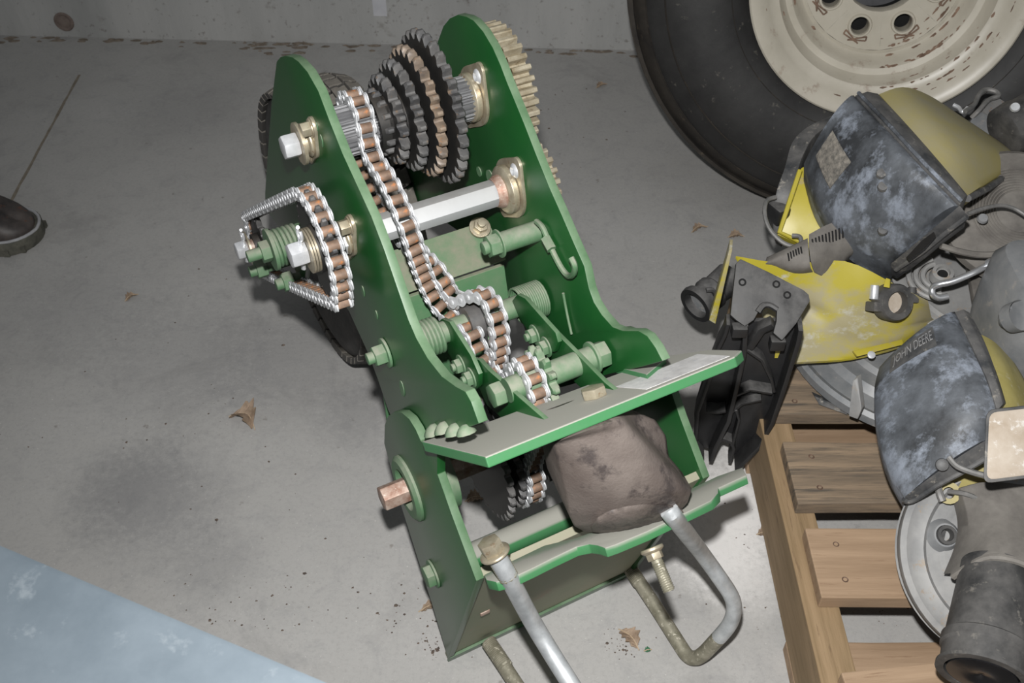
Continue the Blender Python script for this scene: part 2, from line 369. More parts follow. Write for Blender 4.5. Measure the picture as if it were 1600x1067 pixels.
MB().extr(BR, .218, .2255).build('bracket_plate', GREEN, D, smooth=30, bev=.0008)

A = (.225, .516); B = (.155, .459); CC = (.093, .376); DD = (-.016, .4); E_ = (.051, .239); G = (.006, .158)
V3 = lambda c, u: Vector((u, c[0], c[1]))
# clamp plate (tilted), its end chamfers, bolt and decal
p0 = ml(758, 714, -2)
cl = [tl(x, y, p0) for x, y in [(659, 690), (758, 714), (1148, 557), (1159, 547), (1110, 546), (1040, 556), (760, 660), (700, 676)]]
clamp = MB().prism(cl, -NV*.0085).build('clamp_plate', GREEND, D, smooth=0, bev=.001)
dc = [tl(x, y, p0+NV*.0004) for x, y in [(962, 604), (1010, 608), (1140, 556), (1090, 553)]]
MB().prism(dc, -NV*.0003).build('decal', DECAL, clamp, smooth=0, label='dusty white instruction decal')
mb = MB(); q = tl(930, 620, p0); mb.hexn(q, NV, .008, .0105, .3); mb.build('bolt_head', ZINC, clamp, bev=.0012)
# weld blobs where left plate meets the clamp
for (x, y, R) in ((679, 672, .0075), (694, 668, .007), (711, 671, .007), (727, 671, .006)):
    c = ml(x, y, -2) - NV*.003; mb = MB(); mb.lathe([(0, R*1.3), (.35*R, R*1.15), (R*.8, R*.8), (R*1.1, R*.3), (R*1.12, .0002)], c, NV, 10, closed=False)
    mb.build('weld_bead', GREENL, clamp)
# gusset beside right plate
gs = [tl(x, y, p0+NV*.004) for x, y in [(958, 572), (1012, 566), (1040, 560), (1010, 585)]]
MB().prism(gs, -NV*.006).build('gusset', GREEND, D, smooth=0, bev=.0006)
# jaw
p1 = ml(762, 905, -2)
jw = [tl(x, y, p1) for x, y in [(760, 906), (775, 909), (800, 902), (830, 888), (862, 872), (900, 854), (920, 850), (934, 852), (945, 856), (962, 850), (1010, 830), (1060, 806), (1110, 782), (1122, 770), (1122, 762), (1166, 742), (1160, 730), (1120, 744), (1082, 762), (1040, 786), (1000, 805), (950, 822), (900, 840), (850, 852), (800, 876), (756, 898)]]
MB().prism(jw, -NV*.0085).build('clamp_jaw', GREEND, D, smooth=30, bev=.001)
# front plate and lip
f0 = mp(751, 905, -4); th_ = Vector((0, f0[1], -f0[0])).normalized()
fp = MB().prism([(-.006, f0[0]+.004, f0[1]-.004), (.226, f0[0]+.004, f0[1]-.004), (.216, 0, .0), (-.004, 0, .0)], (0, .007, .003))
fpo = fp.build('front_plate', dusty('front_plate_paint', (.12, .20, .11), (.30, .26, .2), up=.5, amt=.6, sc=16, rough=.6, base2=(.30, .26, .19), wear=(.26, .20, .14), off=.25), D, smooth=0, bev=.0006)
d_ = Vector((0, f0[0], f0[1])).normalized()
lip = MB().prism([Vector((-.005, 0, 0)), Vector((.217, 0, 0)), Vector((.219, 0, 0)) + d_*.02, Vector((-.005, 0, 0)) + d_*.02], (0, -.003, -.0008))
lip.v = [Vector((p.x, p.y, max(p.z, .0004))) for p in lip.v]
lip.build('bottom_lip', GREEN, D, smooth=0, bev=.0005)
for (x, y) in ((757, 956), (722, 1002)):
    mb = MB(); mb.box(ml(x, y, 20), (.010, .004, .005)); mb.build('weld_bead', RUST, fpo, bev=.001)

def bolt(c, u0, u1, R, mat, wash=None, rot=.2, stud=None, parent=D, name='bolt'):
    mb = MB(); mb.hexu(c, u0, u1, R, rot)
    if wash: mb.lathe([(wash[0], .001), (wash[0], wash[2]), (wash[1], wash[2]), (wash[1], .001)], (0, c[0], c[1]), n=24)
    if stud: mb.cyl(V3(c, stud[0]), V3(c, stud[1]), stud[2], 14)
    return mb.build(name, mat, parent, bev=.001)
# bracket bolt, its cross tube
bolt(G, -.018, -.009, .0118, GREENL, (-.0105, -.008, .0145))
MB().cyl(V3(G, 0), V3(G, .218), .0135, 24).build('cross_tube', GREEND, D)
# --- lower drive shaft with its hubs and sprockets
mb = MB(); mb.hexu(E_, -.036, .235, .0122, .35); mb.build('lower_hex_shaft', RUST, D, bev=.001, label='rusty hexagonal shaft end')
MB().lathe([(-.0095, .019), (-.0135, .021), (-.0135, .029), (-.0105, .033), (-.008, .033), (-.008, .019)], V3(E_, 0), n=32).build('bearing_flange', GREENL, D)
MB().lathe([(0, .013), (.012, .030), (.014, .039), (.020, .039), (.020, .034), (.028, .034), (.030, .013)], V3(E_, .002), n=32).build('bearing_hub', GREENL, D)

def sprocket_poly(c, R, n, depth, a0=0, kind='chain'):
    out = []
    for i in range(n):
        t0 = a0 + 2*PI*i/n; st = 2*PI/n
        prof = ((0, R-depth), (.13, R-depth*.93), (.23, R-depth*.62), (.29, R-depth*.28), (.36, R-depth*.08), (.44, R-.0001), (.5, R), (.56, R-.0001), (.64, R-depth*.08), (.71, R-depth*.28), (.77, R-depth*.62), (.87, R-depth*.93)) if kind == 'chain' else \
               ((0, R-depth), (.14, R-depth), (.27, R-.001), (.36, R), (.64, R), (.73, R-.001), (.86, R-depth))
        out += [(c[0]+r*math.cos(t0+st*k), c[1]+r*math.sin(t0+st*k)) for k, r in prof]
    return out
def sprocket(c, R, n, u0, u1, mats, name='sprocket', depth=.0075, a0=0, kind='chain', hub=None, parent=D, **k):
    mb = MB(); P = sprocket_poly(c, R, n, depth, a0, kind); tb = (u1-u0)*.22
    # teeth thin at the tip: bevel by two outer slices pulled in
    if kind == 'chain':
        def pull(P, s): return [(c[0]+(x-c[0])*f, c[1]+(y-c[1])*f) for x, y in P for f in [1 - s*max(0, (math.hypot(x-c[0], y-c[1])-(R-depth*.8))/R)]]
        rings = [(u0, pull(P, .45)), (u0+tb, P), (u1-tb, P), (u1, pull(P, .45))]
    else: rings = [(u0, P), (u1, P)]
    N = len(P)
    vs = [(u, a, b) for u, Q in rings for a, b in Q]; fs = [list(range(N)), list(range(len(vs)-1, len(vs)-N-1, -1))]
    mb.add(vs, fs, 0)
    o = len(mb.v)-len(vs)
    for r in range(len(rings)-1):
        for i in range(N):
            j = (i+1) % N; mb.f.append([o+r*N+i, o+r*N+j, o+(r+1)*N+j, o+(r+1)*N+i]); mb.m.append(1)
    if hub: mb.lathe([(hub[0], .004), (hub[0], hub[2]), (hub[1], hub[2]), (hub[1], .004)], (0, c[0], c[1]), n=28, mi=0)
    return mb.build(name, mats, parent, smooth=28, **k)
for (u, R, n) in ((.066, .064, 31), (.081, .057, 28), (.094, .053, 26), (.122, .046, 22), (.140, .040, 18)):
    sprocket(E_, R, n, u, u+.0065, [BLACKF, TOOTH])
# --- top splined axle, sprocket stack, gear
mb = MB(); mb.extr(sprocket_poly(A, .0225, 26, .0022, kind='gear'), .012, .050); mb.extr(sprocket_poly(A, .0205, 26, .0016, kind='gear'), .050, .155)
mb.build('splined_shaft', SPLINE, D, smooth=30)
for u, R, n, m in ((.0565, .0300, 14, TOOTH), (.0655, .0405, 18, TOOTH), (.0785, .0500, 23, TOOTH), (.0925, .0590, 27, TOOTHR), (.1075, .0695, 31, TOOTH)):
    sprocket(A, R, n, u, u+.0088, [BLACKF, m], depth=.0088, hub=(u-.003, u+.012, .0265))
sprocket(A, .0600, 36, .170, .1885, [GDARK, BRASS], name='spur_gear', depth=.0085, kind='gear', label='zinc yellow spur gear')
sprocket(B, .0345, 20, .170, .1875, [GDARK, ZINC], name='spur_gear', depth=.0075, kind='gear')
MB().cyl(V3(A, .150), V3(A, .191), .013, 20).build('axle_end', STEEL, D)
MB().cyl(V3(B, .155), V3(B, .190), .011, 20).build('axle_end', STEEL, D)
def flangette(c, u, sgn, ang, mat=ZINC, R=.026, L=.036, nut=True, rk=1.0):
    e = Vector((0, math.cos(ang), math.sin(ang))); n = Vector((0, -math.sin(ang), math.cos(ang))); pts = []
    for k in range(13):
        t = -PI*.36 + PI*.72*k/12; pts.append((math.cos(t+PI/2)*R, math.sin(t+PI/2)*R))
    outl = [(L+.008*math.cos(t), .008*math.sin(t)) for t in np.linspace(-PI*.4, PI*.4, 7)] + [(R*math.cos(t), R*math.sin(t)) for t in np.linspace(PI*.3, PI*.7, 7)] + \
           [(-L+.008*math.cos(t), .008*math.sin(t)) for t in np.linspace(PI*.6, PI*1.4, 7)] + [(R*math.cos(t), R*math.sin(t)) for t in np.linspace(PI*1.3, PI*1.7, 7)]
    ctr = V3(c, u); P = [ctr + e*x + n*y for x, y in outl]
    mb = MB(); mb.prism(P, (sgn*.003, 0, 0))
    mb.lathe([(0, .0135*rk), (sgn*.004, .0225*rk), (sgn*.009*rk, .0225*rk), (sgn*.0115*rk, .019*rk), (sgn*.012*rk, .0125*rk)], ctr, n=32)
    o = mb.build('bearing_flange', mat, D, bev=.0005)
    for s_ in (-1, 1):
        q = ctr + e*(s_*(L-(.003 if nut else .007))); mb = MB()
        if nut:
            mb.hexn(q + Vector((sgn*.003, 0, 0)), (sgn, 0, 0), .009, .0068, .2)
            mb.lathe([(sgn*.003, .001), (sgn*.003, .0082), (sgn*.0042, .0082), (sgn*.0042, .001)], q, n=18)
        else:
            mb.lathe([(sgn*.002, .0001), (sgn*.0055, .004), (sgn*.004, .0065), (sgn*.002, .0075)], q, n=18, closed=False)
        mb.build('flange_nut' if nut else 'rivet_head', ZINC if nut else STEEL, o, bev=.0006 if nut else 0)
    return o
flangette(A, .1555, -1, math.radians(112), nut=False, R=.0275, L=.034)
flangette(B, .1555, -1, math.radians(112), nut=False, R=.0275, L=.034)
flangette(A, 0, -1, math.radians(118), R=.0155, L=.0235, rk=.6)
flangette(B, 0, -1, math.radians(118), R=.0155, L=.0275, rk=.6)
# left ends of both axles
mb = MB(); mb.cyl(V3(A, -.013), V3(A, .005), .010, 20); mb.lathe([(-.0135, .001), (-.0135, .0185), (-.0105, .0185), (-.0105, .001)], V3(A, 0), n=28); mb.build('washer', ZINC, D)
mb = MB(); mb.hexu(A, -.0275, -.0135, .0112, .35); mb.build('axle_bolt', STEEL, D, bev=.0018)
# --- hex cross shaft
mb = MB(); mb.hexu(B, -.036, .156, .0125, .87); mb.build('hex_shaft', HEXB, D, bev=.0006, label='bright hexagonal cross shaft')
MB().lathe([(.136, .0125), (.140, .0150), (.154, .0160), (.154, .0125)], V3(B, 0), n=24).build('shaft_collar', RUST, D)

# --- outer left sprockets
UC = -.027
BL = B
sp2 = mp(410, 381, UC*1000)
sprocket(BL, .0515, 24, UC-.003, UC+.003, [BLACKF, TOOTH], a0=.1, hub=(UC-.006, UC+.016, .021))
sprocket(sp2, .037, 17, UC-.003, UC+.003, [BLACKF, TOOTH], hub=(UC-.01, UC+.012, .014))
mb = MB()
for k in range(4): mb.lathe([(UC-.0125+k*.0024, .010), (UC-.0125+k*.0024, .0195), (UC-.0108+k*.0024, .0195), (UC-.0108+k*.0024, .010)], V3(BL, 0), n=28)
mb.build('washer_stack', ZINC, D)
MB().hexu(BL, UC-.0275, UC-.0125, .0115, .35).build('axle_bolt', STEEL, D, bev=.0018)
def cotter(c, u, ang, parent=D):
    d = Vector((0, math.cos(ang), math.sin(ang))); n = Vector((0, -d.z, d.y)); q = V3(c, u); mb = MB()
    mb.tube([q + d*.022 + n*.0015, q + d*-.017 + n*.0015], .0016, 8); mb.tube([q + d*.019 - n*.0015, q - d*.017 - n*.0015], .0016, 8)
    mb.tube([q + d*-.017 + Vector((0, 0, 0)) + d*(.0-.006+.006*math.cos(t)) + n*(.005*math.sin(t)) for t in np.linspace(-2.6, 2.6, 14)], .0016, 8)
    return mb.build('cotter_pin', STEEL, parent)
cotter(BL, UC-.0165, math.radians(-80)); cotter(sp2, UC-.020, math.radians(-80))
mb = MB(); mb.hexu(sp2, UC-.030, UC-.017, .0108, .3); mb.build('axle_bolt', STEEL, D, bev=.0016)
mb = MB(); mb.lathe([(UC-.017, .010), (UC-.017, .019), (UC-.015, .019), (UC-.015, .010)], V3(sp2, 0), n=24); mb.build('washer', ZINC, D)
MB().cyl(V3(sp2, UC-.018), V3(sp2, 0), .009, 16).build('stub_axle', RUST, D)
# sprung tensioner arm between them
tc_ = mp(447, 383, -34)
tq = V3(tc_, 0)
mb = MB(); mb.tube([(-.046+.026*i/120, tc_[0]+.0165*math.cos(i*2*PI/20), tc_[1]+.0165*math.sin(i*2*PI/20)) for i in range(121)], .0021, 8); mb.build('tension_spring', GREENL, D)
MB().lathe([(-.050, .006), (-.050, .0205), (-.0465, .0205), (-.0465, .006)], tq, n=28).build('spring_washer', GREENL, D)
mb = MB(); mb.hexu(tc_, -.059, -.050, .0108, .1); mb.cyl(V3(tc_, -.072), V3(tc_, 0), .0058, 14); mb.build('spring_bolt', GREENL, D, bev=.001)
ar = [(tc_[0]-.012, tc_[1]+.014), (tc_[0]+.012, tc_[1]+.012), (tc_[0]+.052, tc_[1]-.052), (tc_[0]+.040, tc_[1]-.075), (tc_[0]+.015, tc_[1]-.06), (tc_[0]-.016, tc_[1]-.012)]
MB().extr(ar, -.020, -.014).build('tensioner_arm', GREEN, D, bev=.0006)
for (x, y, u) in ((413, 418, -46), (455, 438, -30)):
    c = mp(x, y, u); mb = MB(); mb.hexu(c, (u-9)/1000, (u+2)/1000, .0105, .2); mb.cyl(V3(c, (u-16)/1000), V3(c, -.014), .006, 12); mb.build('bolt', GREENL, D, bev=.001)

# --- spring shaft, springs, arms, tensioner shaft
MB().cyl(V3(CC, 0), V3(CC, .156), .0100, 24).build('spring_shaft', GREENL, D)
bolt(CC, -.013, -.002, .0098, GREENL, (-.003, -.0003, .0138), stud=(-.019, -.001, .0055))
def coil(c, u0, u1, turns, R, r, tails):
    n = turns*18; pts = [(u0+(u1-u0)*i/n, c[0]+R*math.cos(i*2*PI/18), c[1]+R*math.sin(i*2*PI/18)) for i in range(n+1)]
    mb = MB(); mb.tube(pts, r, 8)
    for t in tails: mb.tube(t, r, 8)
    return mb.build('torsion_spring', GREENL, D)
coil(CC, .010, .050, 11, .0155, .0019, [spl([ml(688, 508, 56), ml(692, 500, 60), ml(700, 500, 66), ml(704, 508, 66)], 5)])
coil(CC, .128, .1535, 12, .0165, .0012, [spl([ml(880, 458, 152), ml(884, 480, 153), ml(888, 500, 153), ml(893, 522, 153)], 5), spl([ml(814, 484, 122), ml(813, 474, 123), ml(820, 470, 126), ml(826, 476, 129)], 5)])
def arms(u0, u1, up, lo, bolts, dh):
    o = MB().extr([mp(x, y, u0) for x, y in up], (u0)/1000, (u0+4)/1000).build('tension_arm', GREEN, D, smooth=30, bev=.0006)
    MB().extr([mp(x, y, u0+5) for x, y in lo], (u0+5)/1000, (u0+9)/1000).build('tension_arm', GREEN, D, smooth=30, bev=.0006)
    for x, y in bolts:
        c = mp(x, y, u0-4); mb = MB(); mb.hexu(c, (u0-7)/1000, (u0-1.5)/1000, .0072, .25)
        mb.lathe([((u0-1.5)/1000, .001), ((u0-1.5)/1000, .0095), (u0/1000, .0095), (u0/1000, .001)], V3(c, 0), n=20)
        mb.cyl(V3(c, (u0-10)/1000), V3(c, (u0-6)/1000), .0038, 12); mb.build('bolt', GREENL, o, bev=.0007)
arms(56, 62, [(683, 505), (690, 498), (702, 503), (735, 555), (748, 585), (748, 603), (738, 612), (728, 603), (705, 560), (686, 528)],
     [(738, 560), (748, 562), (762, 578), (850, 655), (852, 672), (800, 668), (760, 632), (745, 598)], [(715, 572), (731, 592)], None)
arms(120, 126, [(800, 470), (808, 460), (820, 466), (850, 500), (868, 520), (872, 535), (866, 550), (850, 548), (834, 530), (812, 498)],
     [(833, 512), (842, 503), (856, 508), (900, 552), (945, 598), (960, 610), (950, 628), (920, 618), (880, 580), (845, 545)], [(830, 525), (848, 544)], None)
MB().cyl(V3(DD, .060), V3(DD, .140), .0105, 24).build('tension_shaft', GREENL, D)
bolt(DD, .046, .056, .0108, GREENL, rot=.1)
bolt(DD, .142, .153, .0120, GREENL, (.139, .142, .0142), rot=.3)
sprocket(DD, .0275, 12, .089, .0955, [GREENL, GREENL], hub=(.072, .100, .0125))
c_idl = (.074, .384)
sprocket(CC, .0265, 11, .0885, .095, [TOOTH, GREENL], hub=(.076, .100, .0165))
# post with nut and hooked rod on right plate
pc = mp(836, 362, 154); MB().cyl(V3(pc, .116), V3(pc, .157), .0095, 20).build('spring_post', GREENL, D)
bolt(pc, .107, .117, .0105, GREENL, (.117, .119, .0130), stud=(.102, .108, .006))
hk = spl([ml(838, 346, 152), ml(848, 356, 151), ml(858, 380, 151), ml(866, 398, 151), ml(878, 420, 151), ml(888, 431, 151), ml(896, 428, 149), ml(898, 416, 147), ml(892, 402, 146)], 6)
mb = MB(); mb.tube(hk, .0026, 8); mb.build('hook_rod', GREENL, D)
MB().tube([ml(852, 372, 150), ml(862, 390, 150)], .0046, 6).build('hook_clip', GREENL, D)
# --- dusty cross panels
a1 = mp(765, 343, 150); a2 = mp(794, 405, 150); a3 = (a2[0]+.004, .16); th = .004
MB().extr([a1, a2, (a2[0]+.004, a2[1]-.004), (a1[0]+.004, a1[1]-.004)], .008, .148).build('cross_panel', PANELF, D, smooth=0, bev=.0006)
pl2 = [(a2[0]+.0005, a2[1]-.006), (a2[0]-.010, a2[1]-.045), (a2[0]-.010, .13), (a2[0]-.006, .13), (a2[0]-.006, a2[1]-.045), (a2[0]+.0045, a2[1]-.006)]
MB().extr(pl2, .008, .146).build('cross_panel', PANELF, D, smooth=0, bev=.0006)
dn = Vector((0, -(a2[1]-a1[1]), (a2[0]-a1[0]))).normalized(); dn = dn if dn.z > 0 else -dn
q = ml(750, 355, 135)
mb = MB(); mb.hexn(q, dn, .006, .0072, .2); mb.lathe([(-.002, .001), (-.002, .0105), (.001, .0105), (.001, .001)], q, dn, 22); mb.cyl(q, q+dn*.010, .004, 12); mb.build('panel_nut', ZINC, D, bev=.0008)
# small holes and chips in the plates
for (x, y, u, R) in ((749, 268, 155.4, .005), (766, 277, 155.4, .0075)):
    c = ml(x, y, u); mb = MB(); mb.lathe([(-.0008, .0001), (-.0008, R), (.001, R)], c, n=14, closed=False); mb.build('plug', GREENL, D)
for (x, y, R) in ((628, 607, .009), (567, 455, .006), (588, 492, .005), (502, 220, .006), (495, 198, .004)):
    c = ml(x, y, -.3); mb = MB(); mb.extr([(c.y+R*math.cos(t)*.55, c.z+R*math.sin(t)) for t in np.linspace(0, 2*PI, 13)[:-1]], -.0006, .001); mb.build('slot', GREENL, D)

# --- roller chains: a chain is an empty, each link a sub-part
PITCH = .0127
def link_mesh(y_off, rollers):
    mb = MB(); out = []
    n = 10
    for k in range(n+1): t = PI/2 + PI*k/n; out.append((math.cos(t)*.0061, math.sin(t)*.0061))
    out.append((PITCH/2, -.0036))
    for k in range(n+1): t = -PI/2 + PI*k/n; out.append((PITCH+math.cos(t)*.0061, math.sin(t)*.0061))
    out.append((PITCH/2, .0036))
    for s in (-1, 1):
        mb.prism([(x, s*y_off, z) for x, z in out], (0, s*.0013, 0), 0, 0)
        for x in (0, PITCH):
            if not rollers: mb.cyl((x, s*(y_off+.001), 0), (x, s*(y_off+.0022), 0), .0026, 8, 0)
    if rollers:
        for x in (0, PITCH): mb.cyl((x, -y_off, 0), (x, y_off, 0), .0044, 12, 1)
    return mb.mesh('chain_link', [LINK, ROLL], 50, .00045)
INNER = link_mesh(.0054, True); OUTER = link_mesh(.0070, False)
def chain(name, pts, closed=False, n=10):
    P = spl(list(pts) + ([pts[0]] if closed else []), n)
    acc = [0]
    for a, b in zip(P, P[1:]): acc.append(acc[-1]+(b-a).length)
    tot = acc[-1]; N = int(round(tot/PITCH))
    if closed: N -= N % 2
    def at(s):
        s = max(0, min(tot, s))
        for i in range(len(acc)-1):
            if acc[i+1] >= s:
                f = (s-acc[i])/max(1e-9, acc[i+1]-acc[i]); return P[i].lerp(P[i+1], f)
        return P[-1]
    root = empty(name, (0, 0, 0), D)
    Q = [at(tot*i/N) for i in range(N+1)]
    for i in range(N):
        x = (Q[i+1]-Q[i]); s = x.length/PITCH; x.normalize()
        y = Vector((1, 0, 0)); y = (y - x*y.dot(x)).normalized(); z = x.cross(y)
        M = Matrix((x*s, y, z)).transposed().to_4x4(); M.translation = Q[i]
        inst('chain_link', OUTER if i % 2 else INNER, root, M)
    return root
def arc(c, R, a0, a1, u, k=6):
    return [Vector((u, c[0]+R*math.cos(math.radians(t)), c[1]+R*math.sin(math.radians(t)))) for t in np.linspace(a0, a1, k)]
# long chain: rear strand up from the upper idler, over the splined hub, down the front, past the idlers to the lower shaft
RS = .0285
UA = .042
main = [ml(768, 590, 90), ml(777, 565, 90), ml(781, 540, 90), ml(779, 512, 90), ml(772, 482, 90), ml(757, 462, 89), ml(738, 461, 84), ml(720, 470, 78), ml(700, 455, 72), ml(682, 425, 66),
        Vector((.052, .215, .425))] + [Vector((.045, .247, .462))] + arc(A, RS, -20, 120, UA, 6) + \
       [ml(580, 240, 40), ml(605, 282, 40), ml(623, 320, 40), ml(637, 352, 40), ml(650, 395, 44), ml(663, 432, 52), ml(680, 468, 60), ml(700, 493, 67), ml(722, 507, 72), ml(737, 518, 74), ml(747, 545, 76), ml(758, 570, 78), ml(772, 590, 81), ml(786, 606, 80)] + arc(DD, .0185, 60, 205, .079, 6) + [ml(862, 655, 88)] + arc(E_, .054, 150, 290, .0972, 8)
chain('roller_chain', main)
# outer chain round the two left sprockets
rB, rS = .0480, .0345
oc = arc(BL, rB, 100, -80, UC, 9) + [Vector((UC, BL[0]+.045, BL[1]-.062)), ] + arc(sp2, rS, -75, -75+0, UC, 1) + arc(sp2, rS, -60, 60, UC, 6) + [Vector((UC, (sp2[0]+BL[0])/2+.012, (sp2[1]+BL[1])/2+.058))]
def tangent_loop(c1, r1, c2, r2, u):
    d = math.atan2(c2[1]-c1[1], c2[0]-c1[0]); L = math.hypot(c2[0]-c1[0], c2[1]-c1[1]); be = math.acos((r1-r2)/L)
    deg = math.degrees
    return arc(c1, r1, deg(d+be), deg(d-be+2*PI), u, 14) + arc(c2, r2, deg(d-be), deg(d+be), u, 8)
chain('roller_chain', tangent_loop(BL, rB, sp2, rS, UC), True, 6)

# --- ground wheel under the frame: carcass and separate tread blocks
wc = (.528, .1875); RW = .1790
wheel = empty('ground_wheel', (0, 0, 0), D)
prof = [(.066, .05), (.068, .085), (.060, .105), (.056, .13), (.057, .155), (.062, .170), (.074, RW), (.134, RW), (.146, .170), (.151, .155), (.152, .13), (.148, .105), (.142, .085), (.144, .05)]
MB().lathe(prof, V3(wc, 0), n=64).build('tyre', RUBBER, wheel)
lug = MB()
lo = [(-.5, -.42), (-.05, -.5), (.05, -.36), (.5, -.5), (.5, .36), (.08, .5), (-.02, .38), (-.5, .5)]
lug.prism([(x*.0182, y*.0228, 0) for x, y in lo], (0, 0, .0085))
lm = lug.mesh('tread_block', LUG, 0, .0012)
NB = 46
for r_ in range(5):
    for k in range(NB):
        t = 2*PI*(k + .5*(r_ % 2))/NB; u = .0660 + .0192*r_; drop = .004 if r_ in (0, 4) else 0
        rd = Vector((0, math.cos(t), math.sin(t))); tg = Vector((0, -math.sin(t), math.cos(t)))
        if r_ in (0, 4): ux = (Vector((1, 0, 0)) + rd*(.35 if r_ == 0 else -.35)).normalized()
        else: ux = Vector((1, 0, 0))
        nz = ux.cross(tg); nz = nz if nz.dot(rd) > 0 else -nz
        M = Matrix((ux, tg, nz)).transposed().to_4x4(); M.translation = V3(wc, u) + rd*(RW-.001-drop)
        inst('tread_block', lm, wheel, M)
mb = MB()
for k in range(40):
    t = 2*PI*k/40 + .05; rd = Vector((0, math.cos(t), math.sin(t))); q = V3(wc, .062) + rd*(.173)
    mb.tube([q, q + Vector((-.006, 0, 0)) + rd*.004], .0006, 4)
mb.build('moulding_nib', RUBBER, wheel, kind='stuff')
MB().lathe([(.070, .014), (.070, .05), (.08, .082), (.12, .082), (.14, .05), (.14, .014)], V3(wc, 0), n=32).build('wheel_rim', CREAM, wheel)
MB().cyl(V3(wc, .03), V3(wc, .155), .011, 16).build('wheel_axle', STEEL, wheel)

# ------------------------------------------------------------------ pieces clamped to the drive
# U bolts (right one complete, left one running out of the frame)
def thread(mb, a, b, r, n=12):
    a, b = Vector(a), Vector(b); d = (b-a).normalized(); e1 = d.orthogonal().normalized(); e2 = d.cross(e1); L = (b-a).length
    k = int(L/.0018*10)
    mb.tube([a + d*L*i/k + (e1*math.cos(i*2*PI/10)+e2*math.sin(i*2*PI/10))*(r*.86) for i in range(k+1)], r*.2, 5)
    mb.cyl(a, b, r*.93, 14)
def toW(v): return ORG + U*v.x + W*v.y + Z*v.z
def ubolt(pts_hi, pts_all, lab, nut_at=None, thr=None, r=.0078, split=0):
    P = [Vector(p) for p in pts_all]
    base = Vector((P[0].x, P[0].y, 0)); o = empty('u_bolt', (0, 0, 0), D, label=lab); o.matrix_local = ROT.inverted() @ Matrix.Translation(base - ORG)
    k = split if split else len(P)
    mb = MB(); mb.tube([p-base for p in P[:k]], r, 16); mb.build('rod', GALVR, o)
    if split: mb = MB(); mb.tube([p-base for p in P[k-1:]], r, 16); mb.build('lower_leg', RODOLD, o, label='dirty olive lower leg')
    if thr:
        for a, b in thr: mb = MB(); thread(mb, Vector(a)-base, Vector(b)-base, r*1.04); mb.build('thread', RODOLD, o)
    if nut_at:
        q, ax = nut_at; mb = MB(); mb.hexn(Vector(q)-base, ax, .0115, .0098, .3); mb.lathe([(-.002, .006), (-.002, .0130), (.0, .0130), (.0015, .0105), (.0015, .006)], Vector(q)-base, ax, 26)
        mb.build('flange_nut', ZINC, o, bev=.0012)
    return o
ZB = .0085
def zpt(px, py, z): return wp(px, py, z)
hole2 = toW(tl(1056, 812, p1)); hole1 = toW(tl(795, 902, p1))
r2 = [hole2 + (hole2 - wp(1140, 925, .135)).normalized()*.02, hole2, wp(1095, 862, .192), wp(1128, 908, .148), wp(1142, 930, .130), wp(1147, 948, .115), wp(1144, 966, .098), wp(1135, 982, .082), wp(1112, 1008, .046), wp(1098, 1022, .026), wp(1086, 1028, .014), wp(1074, 1024, .0088), wp(1060, 1004, .010), wp(1022, 944, .016), wp(982, 884, .022)]
sm = spl(r2, 6)
ub = ubolt(None, sm, 'complete galvanised U-bolt with round bend below the right end of the jaw', thr=[(wp(1000, 912, .0192), wp(982, 884, .022))], split=46)
d1 = (hole1 - wp(890, 1067, .20)).normalized()
n1 = hole1 + d1*.026
e1_ = wp(912, 1100, .19)
r1 = [n1 + d1*.004, hole1, wp(840, 985, .222), e1_, wp(935, 1130, .172), wp(938, 1160, .14), wp(900, 1175, .09), wp(868, 1160, .05), wp(850, 1135, .03), wp(805, 1067, .022), wp(763, 1002, .028)]
ubolt(None, spl(r1, 6), 'galvanised U-bolt with flange nut at the left end of the jaw, bend out of frame', nut_at=(n1, d1), thr=[(n1, hole1), (wp(790, 1042, .0245), wp(763, 1002, .028))], split=42)
NVW = W*math.sin(TL) + Z*math.cos(TL)
# hanging flange bolt
q = toW(tl(1014, 841, p1)) - NVW*.010; dpt = (q-CAM).dot(FWD); dv = ((CAM + ray(1034, 895)*(dpt-.004)) - q).normalized()
base = Vector((q.x, q.y, 0)); o = empty('flange_bolt', (0, 0, 0), D, label='short zinc flange bolt'); o.matrix_local = ROT.inverted() @ Matrix.Translation(base - ORG)
mb = MB(); mb.lathe([(-.002, .001), (-.002, .0095), (.0005, .0098), (.0025, .0070), (.0025, .001)], q-base, dv, 26); mb.hexn(q-base+dv*.002, dv, .006, .0070, .2); mb.build('bolt_head', ZINC, o, bev=.0008)
mb = MB(); mb.cyl(q-base+dv*.006, q-base+dv*.032, .0046, 16); thread(mb, q-base+dv*.01, q-base+dv*.034, .0049); mb.build('shank', RODOLD, o)

